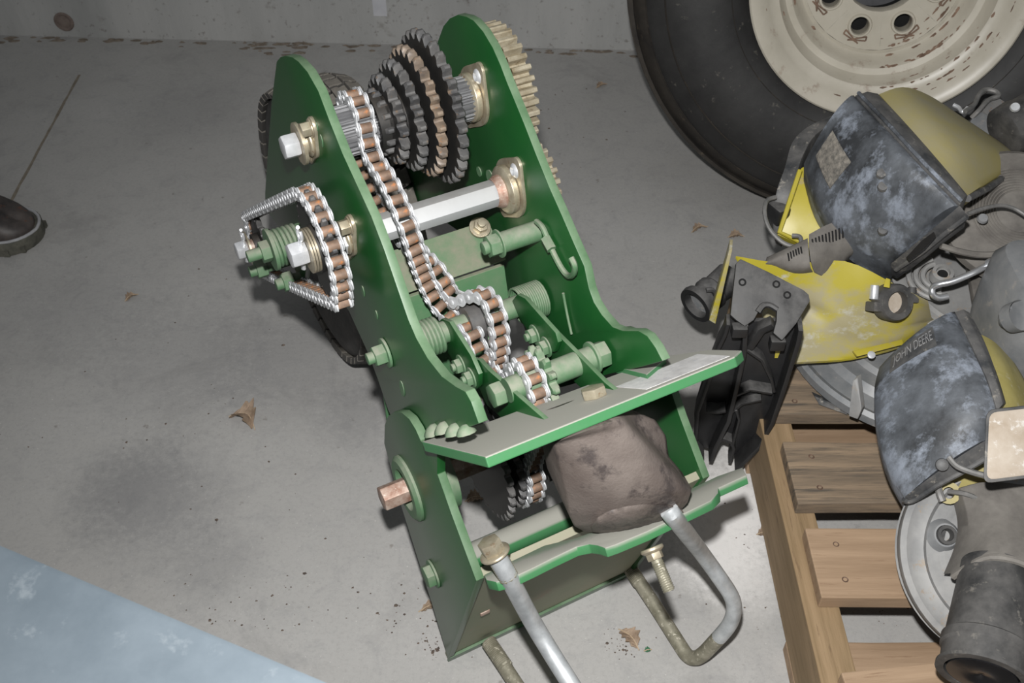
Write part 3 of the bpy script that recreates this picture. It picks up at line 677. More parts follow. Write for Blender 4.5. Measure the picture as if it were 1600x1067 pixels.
# pitted casting between clamp plate and jaw, sculpted over a front grid of measured points
def casting():
    nU, nV = 48, 48
    # outline columns: left edge, right edge in the picture for rows from top to bottom
    rows = [((879, 687), (993, 645), 0), ((865, 694), (1024, 656), 0), ((870, 716), (1041, 682), 0), ((876, 740), (1044, 712), 0), ((882, 765), (1066, 738), 0), ((886, 786), (1081, 764), 0), ((890, 806), (1074, 786), 0), ((897, 822), (1052, 808), 0), ((912, 830), (1022, 824), 0), ((935, 834), (990, 832), 0)]
    def lerp(a, b, t): return a+(b-a)*t
    front = []
    for i in range(nV):
        v = i/(nV-1)*(len(rows)-1); k = min(int(v), len(rows)-2); t = v-k
        l = [lerp(rows[k][0][c], rows[k+1][0][c], t) for c in (0, 1)]; r = [lerp(rows[k][1][c], rows[k+1][1][c], t) for c in (0, 1)]
        row = []
        for j in range(nU):
            s = j/(nU-1); x = lerp(l[0], r[0], s); y = lerp(l[1], r[1], s)
            hgt = .428 - .150*(i/(nV-1)) - .012*s          # local height along the lump
            d0 = ray(x, y); tt = (hgt - H)/d0.z; q = CAM + d0*tt
            bul = .040*(max(0, math.sin(PI*min(1, max(0, s*.92+.04))))**.6) * (max(.05, math.sin(PI*min(1, i/(nV-1)*.9+.08))))**.5
            # ridge running from the upper middle to the right shoulder
            rx, ry = x-1010, y-720; rid = math.exp(-((rx*.80 - ry*.6)/26)**2)*.010
            # fold line above the lower lip
            fy = 822 - 36*math.sin(PI/2*min(1, max(0, (x-915)/75)))**.8 + max(0, x-985)*.06
            lipm = 1/(1+math.exp(-(x-918)/4)); below = 1/(1+math.exp(-(y-fy)/2.0)); cut = math.exp(-((y-fy)/3.2)**2)*lipm*(1/(1+math.exp((x-985)/6)))
            sdl = ((x-975)*73 - (y-655)*70)/101; dent = .034/(1+math.exp(-(sdl-3)/2.0))*min(1, max(0, (x-965)/30))
            q = q - ray(x, y).normalized()*(bul + rid*.6 - dent)
            row.append(q)
        front.append(row)
    # rear copy pushed away from the viewer along the machine's axis
    cen = sum((p for r in front for p in r), Vector())/(nU*nV)
    dv = (W*.055 - Z*.01)
    mb = MB(); mb.grid(front, lambda p: dv + (cen-p)*.25)
    o = mb.build('casting', CAST, None, smooth=80)
    flat = [(p, (p-CAM)) for r in front for p in r]
    def near(x, y):
        d = ray(x, y).normalized(); return min(flat, key=lambda q: (q[1] - d*q[1].dot(d)).length)[1].dot(d), d
    up_ = spl([Vector((x, y, 0)) for x, y in ((923, 824), (932, 810), (948, 800), (966, 794), (986, 790), (1010, 788), (1040, 790), (1062, 790))], 4)
    lo_ = spl([Vector((x, y, 0)) for x, y in ((926, 831), (938, 835), (955, 835), (972, 833), (992, 830), (1014, 825), (1042, 815), (1068, 800))], 4)
    rows = []
    for i, (a_, b_) in enumerate(zip(up_, lo_)):
        t = i/(len(up_)-1); row = []
        for j in range(9):
            sj = j/8; q = a_.lerp(b_, sj); k, d = near(q.x, q.y); hgt = .016*math.sin(PI*min(1, .10+sj*.88))**.4*(1-max(0, (t-.45)/.55))**.8*min(1, .35+t*6)
            row.append(CAM + d*(k - hgt + .001))
        rows.append(row)
    MB().grid(rows, lambda p: (p-CAM).normalized()*.014).build('folded_lip', CAST, o, smooth=80)
    return o
o = casting()
o['label'] = 'pitted grey-brown rounded casting with a folded lower lip, wedged between clamp plate and jaw'; o['category'] = 'casting'

# ------------------------------------------------------------------ pallet
PZ = .12
pal = empty('pallet', (.30, .62, 0), label='wooden pallet with weathered deck boards under the pile of seeder parts', category='pallet')
P0 = pal.location
def pboard(name, x0, x1, y0, y1, z0, z1, mat, rot=0, bev=.0015, seed=0):
    rn = random.Random(seed); n = 9; mb = MB()
    top = []
    for j in (0, 1):
        row = []
        for i in range(n):
            x = x0+(x1-x0)*i/(n-1); y = (y0, y1)[j] + rn.uniform(-.0012, .0012); row.append(Vector((x, y, z1 + rn.uniform(-.0006, .0006))))
        top.append(row)
    mb.grid(top, (0, 0, z0-z1))
    c = Vector(((x0+x1)/2, (y0+y1)/2, (z0+z1)/2)); R = Matrix.Rotation(rot, 4, 'Z')
    mb.v = [R @ (p-c) for p in mb.v]
    o = mb.build(name, mat, pal, smooth=0, bev=bev); o.location = c - P0; return o
TZ = PZ-.018
pboard('stringer', .290, .326, .08, 1.02, .018, TZ, WOODE, seed=1)
pboard('stringer', .640, .676, .08, 1.02, .018, TZ, WOODE, seed=2)
pboard('stringer', .985, 1.02, .08, 1.02, .018, TZ, WOODE, seed=3)
for k, (y0, y1, xl, m, rt) in enumerate(((.792, .872, .302, WOODG, 0), (.664, .750, .304, WOODG, 0), (.546, .630, .3045, WOOD, -.01), (.385, .465, .303, WOOD, .10), (.905, .99, .300, WOODG, 0), (.25, .335, .302, WOOD, 0), (.10, .185, .300, WOOD, 0))):
    bo = pboard('deck_board', xl, 1.02, y0, y1, TZ, PZ, m, seed=10+k)
    if rt:
        bo.rotation_euler.z = rt if k != 3 else 0.10
    if k == 3: bo.location.y += .042; bo.location.x += .004
    mb = MB()
    for xx in (xl+.028,):
        for yy in (.25, .75): mb.lathe([(-.001, .0001), (.0006, .003), (-.001, .0042)], Vector((xx, y0+(y1-y0)*yy, PZ)) - P0 - bo.location, (0, 0, 1), 10, closed=False)
    mb.build('nail_head', SCUFF, bo)
for k, (y0, y1) in enumerate(((.80, .90), (.44, .56), (.10, .20))):
    pboard('bottom_board', .290, 1.02, y0, y1, 0.0, .018, WOOD, seed=30+k)

# ------------------------------------------------------------------ big wheel by the wall
ph, ps = math.radians(12), math.radians(10); RB = .368
nrm = Vector((-math.sin(ps)*math.cos(ph), -math.cos(ps)*math.cos(ph), math.sin(ph)))
c0 = wp(1389, -16, .37)
tyc = c0
lowest = tyc.z - RB*math.cos(ph) - .10*math.sin(ph)
BWH = empty('farm_wheel', (tyc.x, tyc.y, 0), label='large worn black tyre on a chipped cream rim standing near the wall', category='wheel')
tl_ = tyc - BWH.location
prof = [(-.190, .20), (-.205, .24), (-.200, .30), (-.17, .345), (-.145, .358), (-.11, .363), (-.06, .363), (-.035, .355), (-.018, .340), (-.010, .334), (-.004, .322), (.008, .30), (.014, .27), (.012, .235), (.004, .212), (-.006, .196), (-.012, .186), (-.03, .178), (-.17, .178)]
prof = [(a, r*1.0) for a, r in prof]
off = max(0, .0)
mb = MB()
mb.lathe(prof, tl_, nrm, 96, mis=[1, 1, 1, 1, 1, 1, 1, 1, 1, 0, 0, 0, 0, 0, 0, 0, 0, 0, 0])
ty = mb.build('tyre', [TYRE, TYREB], BWH, smooth=40)
mb = MB()
for (a, r) in ((-.0105, .3345), (.0055, .306), (.0035, .213)):
    mb.lathe([(a-.001, r-.0015), (a+.0018, r), (a-.001, r+.0015)], tl_, nrm, 96)
mb.build('sidewall_rib', TYREB, BWH)
mb = MB()
for k in range(5):
    a = -.03-.018*k; r = (.3585, .3625, .3645, .3645, .3645)[k]; mb.lathe([(a-.005, r-.004), (a-.003, r+.002), (a+.003, r+.002), (a+.005, r-.004)], tl_, nrm, 96)
mb.build('tread_rib', TYREB, BWH)
# rim: flange, bead seat, well, disc
e1 = nrm.orthogonal().normalized(); ez = (Vector((0, 0, 1)) - nrm*nrm.z).normalized(); ex = ez.cross(nrm) ; ex = ex if ex.x > 0 else -ex
rim = MB()
rp = [(-.03, .180), (.000, .184), (.006, .188), (.009, .1895), (.011, .187), (.010, .180), (.004, .171), (-.004, .163), (-.010, .158), (-.012, .148), (-.030, .143), (-.036, .139), (-.038, .130), (-.046, .124), (-.060, .120), (-.064, .1155), (-.062, .110)]
rim.lathe(rp, tl_, nrm, 96, closed=False)
NL = 8; BC = .078; RH = .0125; RC = .0545
ring_o = []; a0 = .0
def rimp(ang, r, a): return tl_ + nrm*a + (ex*math.cos(ang) + ez*math.sin(ang))*r
hole0 = None
# align a lug hole with the measured one
hp = wp(1368, 48, .33) - BWH.location
best = math.atan2((hp-tl_).dot(ez), (hp-tl_).dot(ex))
for k in range(NL):
    ca = best + 2*PI*k/NL; hs = PI/NL; n = 20; outl = []; hol = []
    hc = (BC*math.cos(ca), BC*math.sin(ca))
    for q in range(n):
        t = 2*PI*q/n + ca; hx, hy = hc[0]+RH*math.cos(t), hc[1]+RH*math.sin(t); hol.append((hx, hy))
        dx, dy = math.cos(t), math.sin(t)
        # walk outward from the hole until the sector border
        s = RH
        while True:
            X, Y = hc[0]+dx*s, hc[1]+dy*s; rr_ = math.hypot(X, Y); an = (math.atan2(Y, X)-ca+PI) % (2*PI)-PI
            if rr_ > .110 or rr_ < RC or abs(an) > hs: break
            s += .0004
        s -= .0002; X, Y = hc[0]+dx*s, hc[1]+dy*s; outl.append((X, Y))
    # add true sector corners by snapping nearest outline points
    for (cr, can) in ((.110, ca-hs), (.110, ca+hs), (RC, ca-hs), (RC, ca+hs)):
        cx, cy = cr*math.cos(can), cr*math.sin(can); j = min(range(n), key=lambda j: math.hypot(outl[j][0]-cx, outl[j][1]-cy)); outl[j] = (cx, cy)
    P3 = lambda xy, a: tl_ + nrm*a + ex*xy[0] + ez*xy[1]
    rim.add([P3(p, -.062) for p in outl] + [P3(p, -.062) for p in hol] + [P3(p, -.085) for p in hol],
            [(i, (i+1) % n, n+(i+1) % n, n+i) for i in range(n)] + [(n+i, n+(i+1) % n, 2*n+(i+1) % n, 2*n+i) for i in range(n)])
rim.lathe([(-.062, RC+.0004), (-.066, RC-.001), (-.085, RC-.001)], tl_, nrm, 64, closed=False)
rimo = rim.build('rim', CREAM, BWH, smooth=40)
MB().lathe([(-.10, .062), (-.10, .178), (-.13, .178), (-.13, .062)], tl_, nrm, 48).build('lug_hole_shade', BLACK, BWH)  # black annulus added behind the disc, painting the lug holes' inner shade
MB().lathe([(-.15, .001), (-.15, .07), (-.16, .07), (-.16, .001)], tl_, nrm, 48).build('hub_back', plain('dark_hub', (.06, .06, .065), (.10, .10, .105)), BWH)
for k in range(NL):
    ca = best + 2*PI*k/NL; mb = MB(); c = rimp(ca, BC, -.062)
    mb.lathe([(0, RH), (.0035, RH+.001), (.0035, RH+.0035), (0, RH+.005)], c, nrm, 24, closed=False)
    mb.build('lug_collar', CREAM, rimo)
    mb = MB(); rd = ex*math.cos(ca)+ez*math.sin(ca); tg = nrm.cross(rd); b0 = rimp(ca, BC+.0215, -.0615)
    for s in (-1, 1):
        mb.tube([b0 + tg*.006*s*-1 + rd*.002, b0 + tg*s*.017 - rd*.004], .0012, 6); mb.tube([b0 + tg*s*.017 - rd*.004, b0 + tg*s*.016 - rd*.010], .0011, 6); mb.tube([b0 + tg*s*.016 - rd*.010, b0 - tg*.008*s + rd*.003], .0012, 6)
    mb.build('cross_mark', SCUFF, rimo)
mb = MB(); rn = random.Random(5)
for i in range(150):
    t = rn.uniform(0, 2*PI) if i > 110 else rn.gauss(-.75, .28); r, a = rn.choice([(.150, -.0117), (.1455, -.0228), (.128, -.0385), (.118, -.0610), (.127, -.0415), (.167, -.0008), (.16, -.0073), (.105, -.0617), (.093, -.0617)])
    c = rimp(t, r, a+.0008); R = rn.uniform(.0008, .0038); d = rimp(t+.01, r, a+.0008)-c; d.normalize(); e = nrm.cross(d)
    ring = [c + (d*math.cos(q)*R*rn.uniform(.7, 2.4) + e*math.sin(q)*R*rn.uniform(.4, .8)) for q in np.linspace(0, 2*PI, 8)[:-1]]
    mb.add(ring + [c+nrm*.0004], [(k, (k+1) % 7, 7) for k in range(7)])
mb.build('rust_chip', SCUFF, rimo, kind='stuff')
BWH.location.z = -min(0, 0)
zmin = min((v.co.z for v in ty.data.vertices)); BWH.location.z = -zmin
# ------------------------------------------------------------------ pile of seeder parts on the pallet
def thing(name, at, label, cat, **k):
    o = empty(name, (at.x, at.y, 0), label=label, category=cat)
    for a_, b_ in k.items(): o[a_] = b_
    return o
def G3(rows, o, up=4, vp=4):
    """rows of (px,py,z) -> smooth grid of points local to o"""
    R = [spl([wp(*p) for p in r], up) for r in rows]
    out = [spl([r[j] for r in R], vp) for j in range(len(R[0]))]
    return [[p - o.location for p in c] for c in out]
def outl(pts, o): return [wp(*p) - o.location for p in pts]

# cast disc lying on the boards under the yellow panel
c = wp(1432, 532, .135)
o = thing('cast_disc', c, 'round grey cast disc lying on the pallet under the yellow panel', 'disc')
cl_ = c - o.location
MB().lathe([(-.012, .001), (-.012, .148), (-.006, .158), (.004, .158), (.008, .153), (.004, .146), (.006, .128), (.014, .120), (.012, .100), (.018, .095), (.018, .001)], cl_, (0, 0, 1), 72).build('disc_body', ALUB, o)
mb = MB(); t0 = outl([(1340, 590, .185), (1333, 594, .185), (1326, 650, .150), (1340, 655, .150), (1346, 640, .165)], o); mb.prism(t0, (.006, .008, -.002)); mb.build('tab', ALU, o, bev=.001)
mb = MB(); mb.box(outl([(1352, 640, .126)], o)[0], (.030, .022, .012)); mb.build('foot_block', HOODD, o, bev=.002)
mb = MB(); mb.prism(outl([(1272, 618, .128), (1322, 640, .126), (1324, 648, .125), (1280, 632, .125)], o), (0, .01, -.004)); mb.build('rubber_edge', HOODD, o)
# worn yellow panel
c = wp(1340, 520, .18)
o = thing('yellow_sheet', c, 'worn yellow panel with white scuffs leaning over the grey disc behind the black bracket', 'panel')
g = G3([[(1150, 400, .27), (1230, 412, .262), (1320, 408, .262), (1400, 445, .25), (1450, 470, .24)],
        [(1180, 450, .235), (1240, 458, .228), (1320, 478, .222), (1400, 500, .205), (1455, 494, .205)],
        [(1190, 480, .215), (1250, 478, .212), (1320, 506, .205), (1390, 516, .195), (1458, 498, .195)],
        [(1200, 530, .19), (1245, 525, .19), (1320, 532, .185), (1400, 530, .185), (1462, 502, .185)],
        [(1228, 567, .17), (1262, 565, .17), (1330, 560, .17), (1410, 540, .172), (1470, 505, .175)]], o)
MB().grid(g, (0, .001, -.004)).build('panel_sheet', YELLW, o, smooth=60)
mb = MB(); mb.prism(outl([(1333, 548, .184), (1410, 530, .187), (1412, 538, .187), (1340, 557, .184)], o), (0, .003, -.004)); mb.build('edge_strip', YELLB, o, bev=.001)
mb = MB(); mb.lathe([(0, .0045), (.002, .0045), (.0025, .003), (.0025, .0001)], outl([(1361, 555, .183)], o)[0], (0, -.4, .9), 14, closed=False); mb.build('rivet', STEEL, o)
mb = MB(); mb.prism(outl([(1380, 448, .262), (1384, 434, .266), (1391, 436, .266), (1390, 450, .262)], o), (.003, .004, -.004)); mb.build('peg', YELLB, o, bev=.001)
# black pipe clamp on the yellow panel
c = wp(1394, 472, .235); ax = Vector((.25, -.75, .6)).normalized()
o = thing('pipe_clamp', c, 'small black pipe clamp with a dirt-filled bore on the yellow panel', 'clamp')
cl_ = c - o.location; e1 = Vector((1, .15, -.2)); e1 = (e1 - ax*e1.dot(ax)).normalized(); e2 = ax.cross(e1)
mb = MB(); mb.lathe([(-.011, .0125), (.011, .0125), (.011, .0195), (.008, .021), (-.008, .021), (-.011, .0195)], cl_, ax, 28)
mb.build('clamp_ring', DARKT, o)
MB().lathe([(0, .0001), (0, .0125), (-.008, .0125), (-.008, .0001)], cl_, ax, 20).build('dirt_plug', TAN, o)
for s_ in (-1, 1):
    mb = MB(); mb.box(cl_ + e1*s_*.022 + e2*.006*s_, (.013, .011, .018), Matrix((e1, e2, ax)).transposed()); mb.build('ear', DARKT, o, bev=.002)
    mb = MB(); mb.cyl(cl_ + e1*s_*.024 + e2*.002, cl_ + e1*s_*.024 + e2*.018, .005, 12); mb.build('clamp_screw', STEEL if s_ < 0 else DARKT, o, bev=.0008)
# ribbed grey housing disc on the right with its hook rod
c = wp(1552, 415, .215); ax = Vector((-.12, -.25, .95)).normalized()
o = thing('ribbed_housing', c, 'dusty grey cast housing with raised ribs beneath the chrome hook rod', 'housing')
cl_ = c - o.location
MB().lathe([(-.016, .001), (-.016, .112), (-.008, .121), (.004, .121), (.006, .116), (.004, .104), (.008, .101), (.006, .096), (.006, .001)], cl_, ax, 64).build('housing_body', ALU, o)
e1 = Vector((-1, 0, 0)); e1 = (e1-ax*e1.dot(ax)).normalized(); e2 = ax.cross(e1)
for r_, a_ in ((.020, 0), (.028, 0), (.036, 0)):
    q = outl([(1470, 432, .224)], o)[0]
    mb = MB(); mb.tube([q + e1*(r_*math.cos(t)) + e2*(r_*.9*math.sin(t)) for t in np.linspace(-1.4, 1.4, 16)], .0032, 8); mb.build('raised_rib', ALU, o)
q = outl([(1472, 430, .228)], o)[0]
MB().lathe([(-.004, .014), (.006, .012), (.007, .008), (.002, .0075), (.002, .0001)], q, ax, 22, closed=False).build('boss', ALU, o)
MB().lathe([(.003, .0001), (.003, .006), (-.004, .006)], q, ax, 14, closed=False).build('boss_hole', BLACK, o)
mb = MB(); mb.prism(outl([(1510, 400, .238), (1560, 396, .24), (1560, 470, .236), (1526, 492, .232)], o), -ax*.012); mb.build('flap', GUARD, o, bev=.002)
# hook rod
c = wp(1530, 430, .25)
o = thing('hook_rod', c, 'bright chrome rod bent to a hook at its lower left end', 'rod')
P = spl(outl([(1590, 391, .29), (1560, 405, .285), (1525, 424, .278), (1490, 439, .268), (1468, 444, .262), (1458, 449, .256), (1457, 459, .250), (1466, 465, .246), (1480, 463, .246)], o), 6)
MB().tube(P, .0037, 12).build('rod', CHROME, o)
mb = MB(); a_, b_ = outl([(1545, 412, .2885)], o)[0], outl([(1600, 384, .293)], o)[0]; mb.tube([a_, a_.lerp(b_, .1), b_], .0052, 12); mb.build('sleeve', CHROME, o)
for k in range(4):
    q = outl([(1566+6*k, 402-3*k, .290)], o)[0]; d = (b_-a_).normalized(); mb = MB(); mb.lathe([(-.0016, .005), (0, .0066), (.0016, .005)], q, d, 14, closed=False); mb.build('collar_ring', ALUB, o)
# fan shaped ribbed cover under the hood
c = wp(1590, 335, .30); ax = Vector((-.1, -.45, .88)).normalized()
o = thing('ribbed_cover', c, 'dusty grey round cover with fine concentric ribs behind the upper hood', 'cover')
cl_ = c - o.location
pr = [(-.02, .001), (-.02, .078), (-.012, .083), (-.002, .082), (.004, .076)]
for k in range(9): r_ = .052-.0032*k; pr += [(.007, r_+.0012), (.0088, r_), (.007, r_-.0012)]
pr += [(.008, .012), (.008, .001)]
MB().lathe(pr, cl_, ax, 64).build('cover_body', GUARD, o)
q = outl([(1535, 342, .315)], o)[0]; MB().lathe([(0, .006), (.003, .005), (.003, .0001)], q, ax, 14, closed=False).build('rivet', ALUB, o)
P = spl(outl([(1512, 334, .345), (1535, 326, .345), (1562, 321, .34), (1585, 326, .335), (1610, 342, .33)], o), 6); MB().tube(P, .0022, 8).build('wire', WIRE, o)
P = spl(outl([(1470, 384, .31), (1500, 393, .305), (1530, 398, .30), (1560, 396, .30), (1590, 381, .30)], o), 6)
mb = MB(); mb.tube(P, .0035, 8); mb.build('cover_lip', GUARD, o)
# grey motor body with pointed cap at the right edge
c = wp(1600, 470, .27)
o = thing('grey_motor', c, 'smooth grey motor body with a pointed cap at the right edge of the pile', 'motor')
mb = MB(); rows = []
for (dz, s) in ((.33, .55), (.326, .85), (.31, 1.0), (.27, 1.02), (.24, 1.0), (.20, .9)):
    ctr = wp(1612, 478, .27); rows.append([Vector((ctr.x + s*.048*math.copysign(abs(math.cos(t))**.55, math.cos(t)), ctr.y + s*.062*math.copysign(abs(math.sin(t))**.55, math.sin(t)) - .01, dz)) - o.location for t in np.linspace(0, 2*PI, 29)[:-1]])
n_ = 28
for r_ in rows: mb.v += r_
for i in range(len(rows)-1):
    for j in range(n_): mb.f.append([i*n_+j, i*n_+(j+1) % n_, (i+1)*n_+(j+1) % n_, (i+1)*n_+j]); mb.m.append(0)
mb.f += [list(range(n_)), list(range((len(rows)-1)*n_, len(rows)*n_))]; mb.m += [0, 0]
mb.build('motor_body', ALUB, o)
q = outl([(1582, 497, .30)], o)[0]; ax = (wp(1560, 503, .285) - wp(1590, 494, .305)).normalized()
MB().lathe([(-.012, .016), (.002, .015), (.003, .011), (.010, .009), (.015, .0035), (.016, .0001)], q, ax, 20, closed=False).build('pointed_cap', ALUB, o)

def hood(o, edgeA, edgeB, bulge, skirt, n=12, m=14):
    """curved plastic shell: edgeA ridge curve, edgeB lower curve, both lists of (px,py,z)"""
    a_ = spl([wp(*p) for p in edgeA], 6); b_ = spl([wp(*p) for p in edgeB], 6)
    rows = []
    for i in range(len(a_)):
        row = []
        for j in range(m):
            s = j/(m-1); p = a_[i].lerp(b_[i], s); d = (CAM-p).normalized()
            row.append(p + (d*.4+Vector((0, 0, .6)))*bulge*math.sin(PI*s)**.7 - o.location)
        rows.append(row)
    return rows
# ---- upper seed hopper: black hood and yellow body
c = wp(1420, 270, .30)
o = thing('seed_hopper', c, 'upper seed hopper with scuffed black hood and dusty yellow body, in front of the tyre', 'hopper', group='seed hoppers in the pile')
rows = hood(o, [(1334, 149, .40), (1388, 206, .402), (1440, 262, .395), (1497, 322, .375)], [(1256, 256, .325), (1279, 320, .305), (1326, 374, .285), (1393, 414, .265)], .030, .06)
MB().grid(rows, (.012, .02, -.042)).build('black_hood', HOOD, o, smooth=50)
# ridge band beside the yellow body
ra = spl([wp(*p) for p in [(1336, 149, .403), (1388, 204, .404), (1440, 260, .397), (1500, 320, .378)]], 6); rb = spl([wp(*p) for p in [(1372, 146, .395), (1415, 192, .397), (1466, 250, .39), (1512, 305, .37)]], 6)
MB().grid([[p-o.location for p in ra], [p.lerp(q, .5)+Vector((0, 0, .004))-o.location for p, q in zip(ra, rb)], [p-o.location for p in rb]], (.012, .02, -.05)).build('hood_flange', HOODD, o, smooth=30, bev=.0012)
mb = MB(); mb.tube([p.lerp(q, .12)+Vector((0, 0, .003))-o.location for p, q in zip(ra, rb)], .0022, 8); mb.build('flange_bead', HOOD, o)
# lower lip; the shade in its recess slot is a matt black piece
la = outl([(1393, 414, .268), (1497, 322, .379)], o); lb = outl([(1403, 420, .262), (1512, 337, .366)], o)
mb = MB(); mb.grid([spl(outl([(1391, 412, .269), (1430, 380, .318), (1470, 346, .357), (1500, 320, .380)], o), 4), spl(outl([(1402, 421, .262), (1440, 393, .305), (1478, 362, .343), (1512, 336, .367)], o), 4)], (.012, .018, -.03)); mb.build('end_lip', HOODD, o, bev=.0015)
mb = MB(); mb.prism(outl([(1416, 402, .298), (1440, 376, .331), (1459, 362, .347), (1462, 368, .344), (1445, 388, .321), (1420, 407, .294)], o), (.003, .004, -.006)); mb.build('slot_shade', BRKT, o)
mb = MB(); mb.tube(outl([(1400, 421, .262), (1440, 394, .305), (1478, 363, .343), (1511, 338, .367)], o), .003, 8); mb.build('lip_bead', HOODD, o)
# raised label plate, unreadable under dirt
q = lambda x, y, z: wp(x, y, z) - o.location
def on_hood(s, t):
    i = t*(len(rows)-1); j = s*(len(rows[0])-1); i0, j0 = min(int(i), len(rows)-2), min(int(j), len(rows[0])-2); fi, fj = i-i0, j-j0
    return rows[i0][j0].lerp(rows[i0][j0+1], fj).lerp(rows[i0+1][j0].lerp(rows[i0+1][j0+1], fj), fi)
LAB = plain('dirty_label', (.10, .095, .085), (.30, .27, .23), sc=160, rough=.8, bmp=.8, bsc=260)
lift = Vector((-.0008, -.0012, .0018))
mb = MB(); mb.grid([[on_hood(s, t) + lift for t in np.linspace(.10, .34, 6)] for s in np.linspace(.58, .86, 6)], (.0005, .0008, -.002)); mb.build('label_plate', LAB, o, smooth=0)
for s, t in ((.42, .55), (.80, .80), (.50, .62)):
    q_ = on_hood(s, t); MB().lathe([(-.002, .006), (.002, .005), (.0025, .0001)], q_, (-.3, -.5, .8), 14, closed=False).build('plastic_pip', HOODD, o)
# yellow body
yg = G3([[(1374, 147, .392), (1412, 190, .396), (1465, 250, .39), (1511, 306, .368)],
         [(1410, 136, .39), (1448, 178, .397), (1495, 232, .388), (1530, 293, .355)],
         [(1450, 148, .365), (1488, 184, .375), (1532, 228, .365), (1556, 276, .335)],
         [(1500, 180, .325), (1535, 208, .33), (1570, 240, .325), (1580, 264, .31)],
         [(1572, 228, .29), (1582, 236, .29), (1592, 246, .29), (1597, 254, .288)]], o)
MB().grid(yg, (0, .012, -.03)).build('yellow_body', YELL, o, smooth=60)
mb = MB(); mb.lathe([(0, .009), (.004, .008), (.006, .004), (.006, .0001)], wp(1572, 250, .325)-o.location, (.2, -.5, .8), 14, closed=False); mb.build('yellow_knob', YELL, o)
mb = MB(); mb.tube(outl([(1512, 310, .364), (1540, 296, .342), (1570, 276, .318), (1598, 257, .286)], o), .004, 8); mb.build('body_seam', HOODD, o)
# ---- lower seed hopper
c = wp(1470, 640, .24)
o = thing('seed_hopper', c, 'lower seed hopper with scuffed blue-grey hood and embossed lettering above the pallet', 'hopper', group='seed hoppers in the pile')
rows = hood(o, [(1492, 487, .315), (1516, 540, .322), (1540, 592, .322), (1556, 640, .315), (1552, 684, .295)], [(1374, 574, .262), (1366, 612, .262), (1372, 672, .252), (1388, 730, .238), (1414, 778, .225)], .024, .06)
MB().grid(rows, (.014, .017, -.04)).build('black_hood', HOOD, o, smooth=50)
ra = spl([wp(*p) for p in [(1492, 487, .317), (1518, 540, .325), (1542, 592, .325), (1558, 642, .318)]], 6); rb = spl([wp(*p) for p in [(1515, 488, .312), (1537, 530, .32), (1558, 585, .32), (1572, 630, .312)]], 6)
MB().grid([[p-o.location for p in ra], [p.lerp(q, .5)+Vector((0, 0, .004))-o.location for p, q in zip(ra, rb)], [p-o.location for p in rb]], (.012, .02, -.05)).build('hood_flange', HOODD, o, bev=.0012)
mb = MB(); mb.grid([spl(outl([(1413, 776, .228), (1455, 744, .258), (1500, 712, .283), (1552, 680, .298)], o), 4), spl(outl([(1422, 783, .222), (1462, 758, .248), (1505, 735, .268), (1556, 706, .284)], o), 4)], (.012, .018, -.03)); mb.build('end_lip', HOODD, o, bev=.0015)
mb = MB(); mb.tube(spl(outl([(1368, 745, .222), (1412, 780, .222), (1425, 782, .222), (1465, 757, .248), (1508, 734, .268), (1556, 706, .284)], o)[1:], 4), .003, 8); mb.build('lip_bead', HOODD, o)
mb = MB(); mb.lathe([(0, .006), (.003, .0055), (.004, .003), (.004, .0001)], outl([(1472, 726, .275)], o)[0], (-.3, -.6, .7), 14, closed=False); mb.build('rivet', HOODD, o)
# yellow body behind and beneath it
yg = G3([[(1534, 523, .312), (1548, 565, .315), (1565, 620, .31), (1580, 660, .30)], [(1556, 536, .30), (1572, 570, .305), (1588, 615, .30), (1600, 650, .29)], [(1586, 568, .265), (1602, 595, .27), (1615, 625, .265), (1625, 650, .26)]], o)
YG = plain('dull_yellow', (.34, .29, .09), (.42, .36, .13), sc=30, rough=.5, c3=(.46, .42, .25))
MB().grid(yg, (0, .015, -.05)).build('yellow_body', YG, o, smooth=60)
yg = G3([[(1440, 762, .215), (1490, 735, .235), (1550, 700, .255)], [(1455, 776, .205), (1510, 760, .22), (1560, 745, .235)]], o)
MB().grid(yg, (.005, .012, -.03)).build('yellow_base', YELL, o)
mb = MB(); mb.tube(spl(outl([(1482, 714, .287), (1495, 728, .284), (1520, 738, .283), (1545, 744, .283)], o), 5), .0028, 8); mb.build('wire', WIRE, o)
mb = MB(); mb.tube(spl(outl([(1465, 758, .238), (1468, 770, .232), (1473, 783, .228)], o), 4), .0035, 8); mb.build('hanging_pin', WIRE, o)
mb = MB(); mb.lathe([(-.002, .0055), (.002, .0055), (.002, .0105), (-.002, .0105)], outl([(1482, 770, .226)], o)[0], (-.2, -.6, .75), 18); mb.build('eye', YELL, o)
mb = MB(); mb.tube(spl(outl([(1482, 768, .228), (1510, 772, .238), (1545, 788, .24), (1580, 812, .24), (1610, 836, .235)], o), 5), .0024, 8); mb.build('wire', WIRE, o)
# embossed lettering plate near the top left edge
pa, pb, pc2, pd = [on_hood(s, t) for s, t in ((.93, .05), (.30, .05), (.30, .17), (.93, .17))]
mb = MB(); mb.grid([[on_hood(s, t)+lift*.6 for s in np.linspace(.86, .36, 8)] for t in np.linspace(.055, .20, 4)], (.0005, .0008, -.002)); lab = mb.build('raised_plate', HOODD, o, smooth=0)
tx = bpy.data.curves.new('lettering', 'FONT'); tx.body = 'JOHN DEERE'; tx.size = 1; tx.extrude = .03; tx.align_x = 'LEFT'
to = bpy.data.objects.new('lettering_tmp', tx); COL.objects.link(to); dg = bpy.context.evaluated_depsgraph_get(); tm = bpy.data.meshes.new_from_object(to.evaluated_get(dg)); bpy.data.objects.remove(to)
xs = [v.co.x for v in tm.vertices]; ys = [v.co.y for v in tm.vertices]; wd_ = max(xs)-min(xs); hh_ = max(ys)-min(ys)
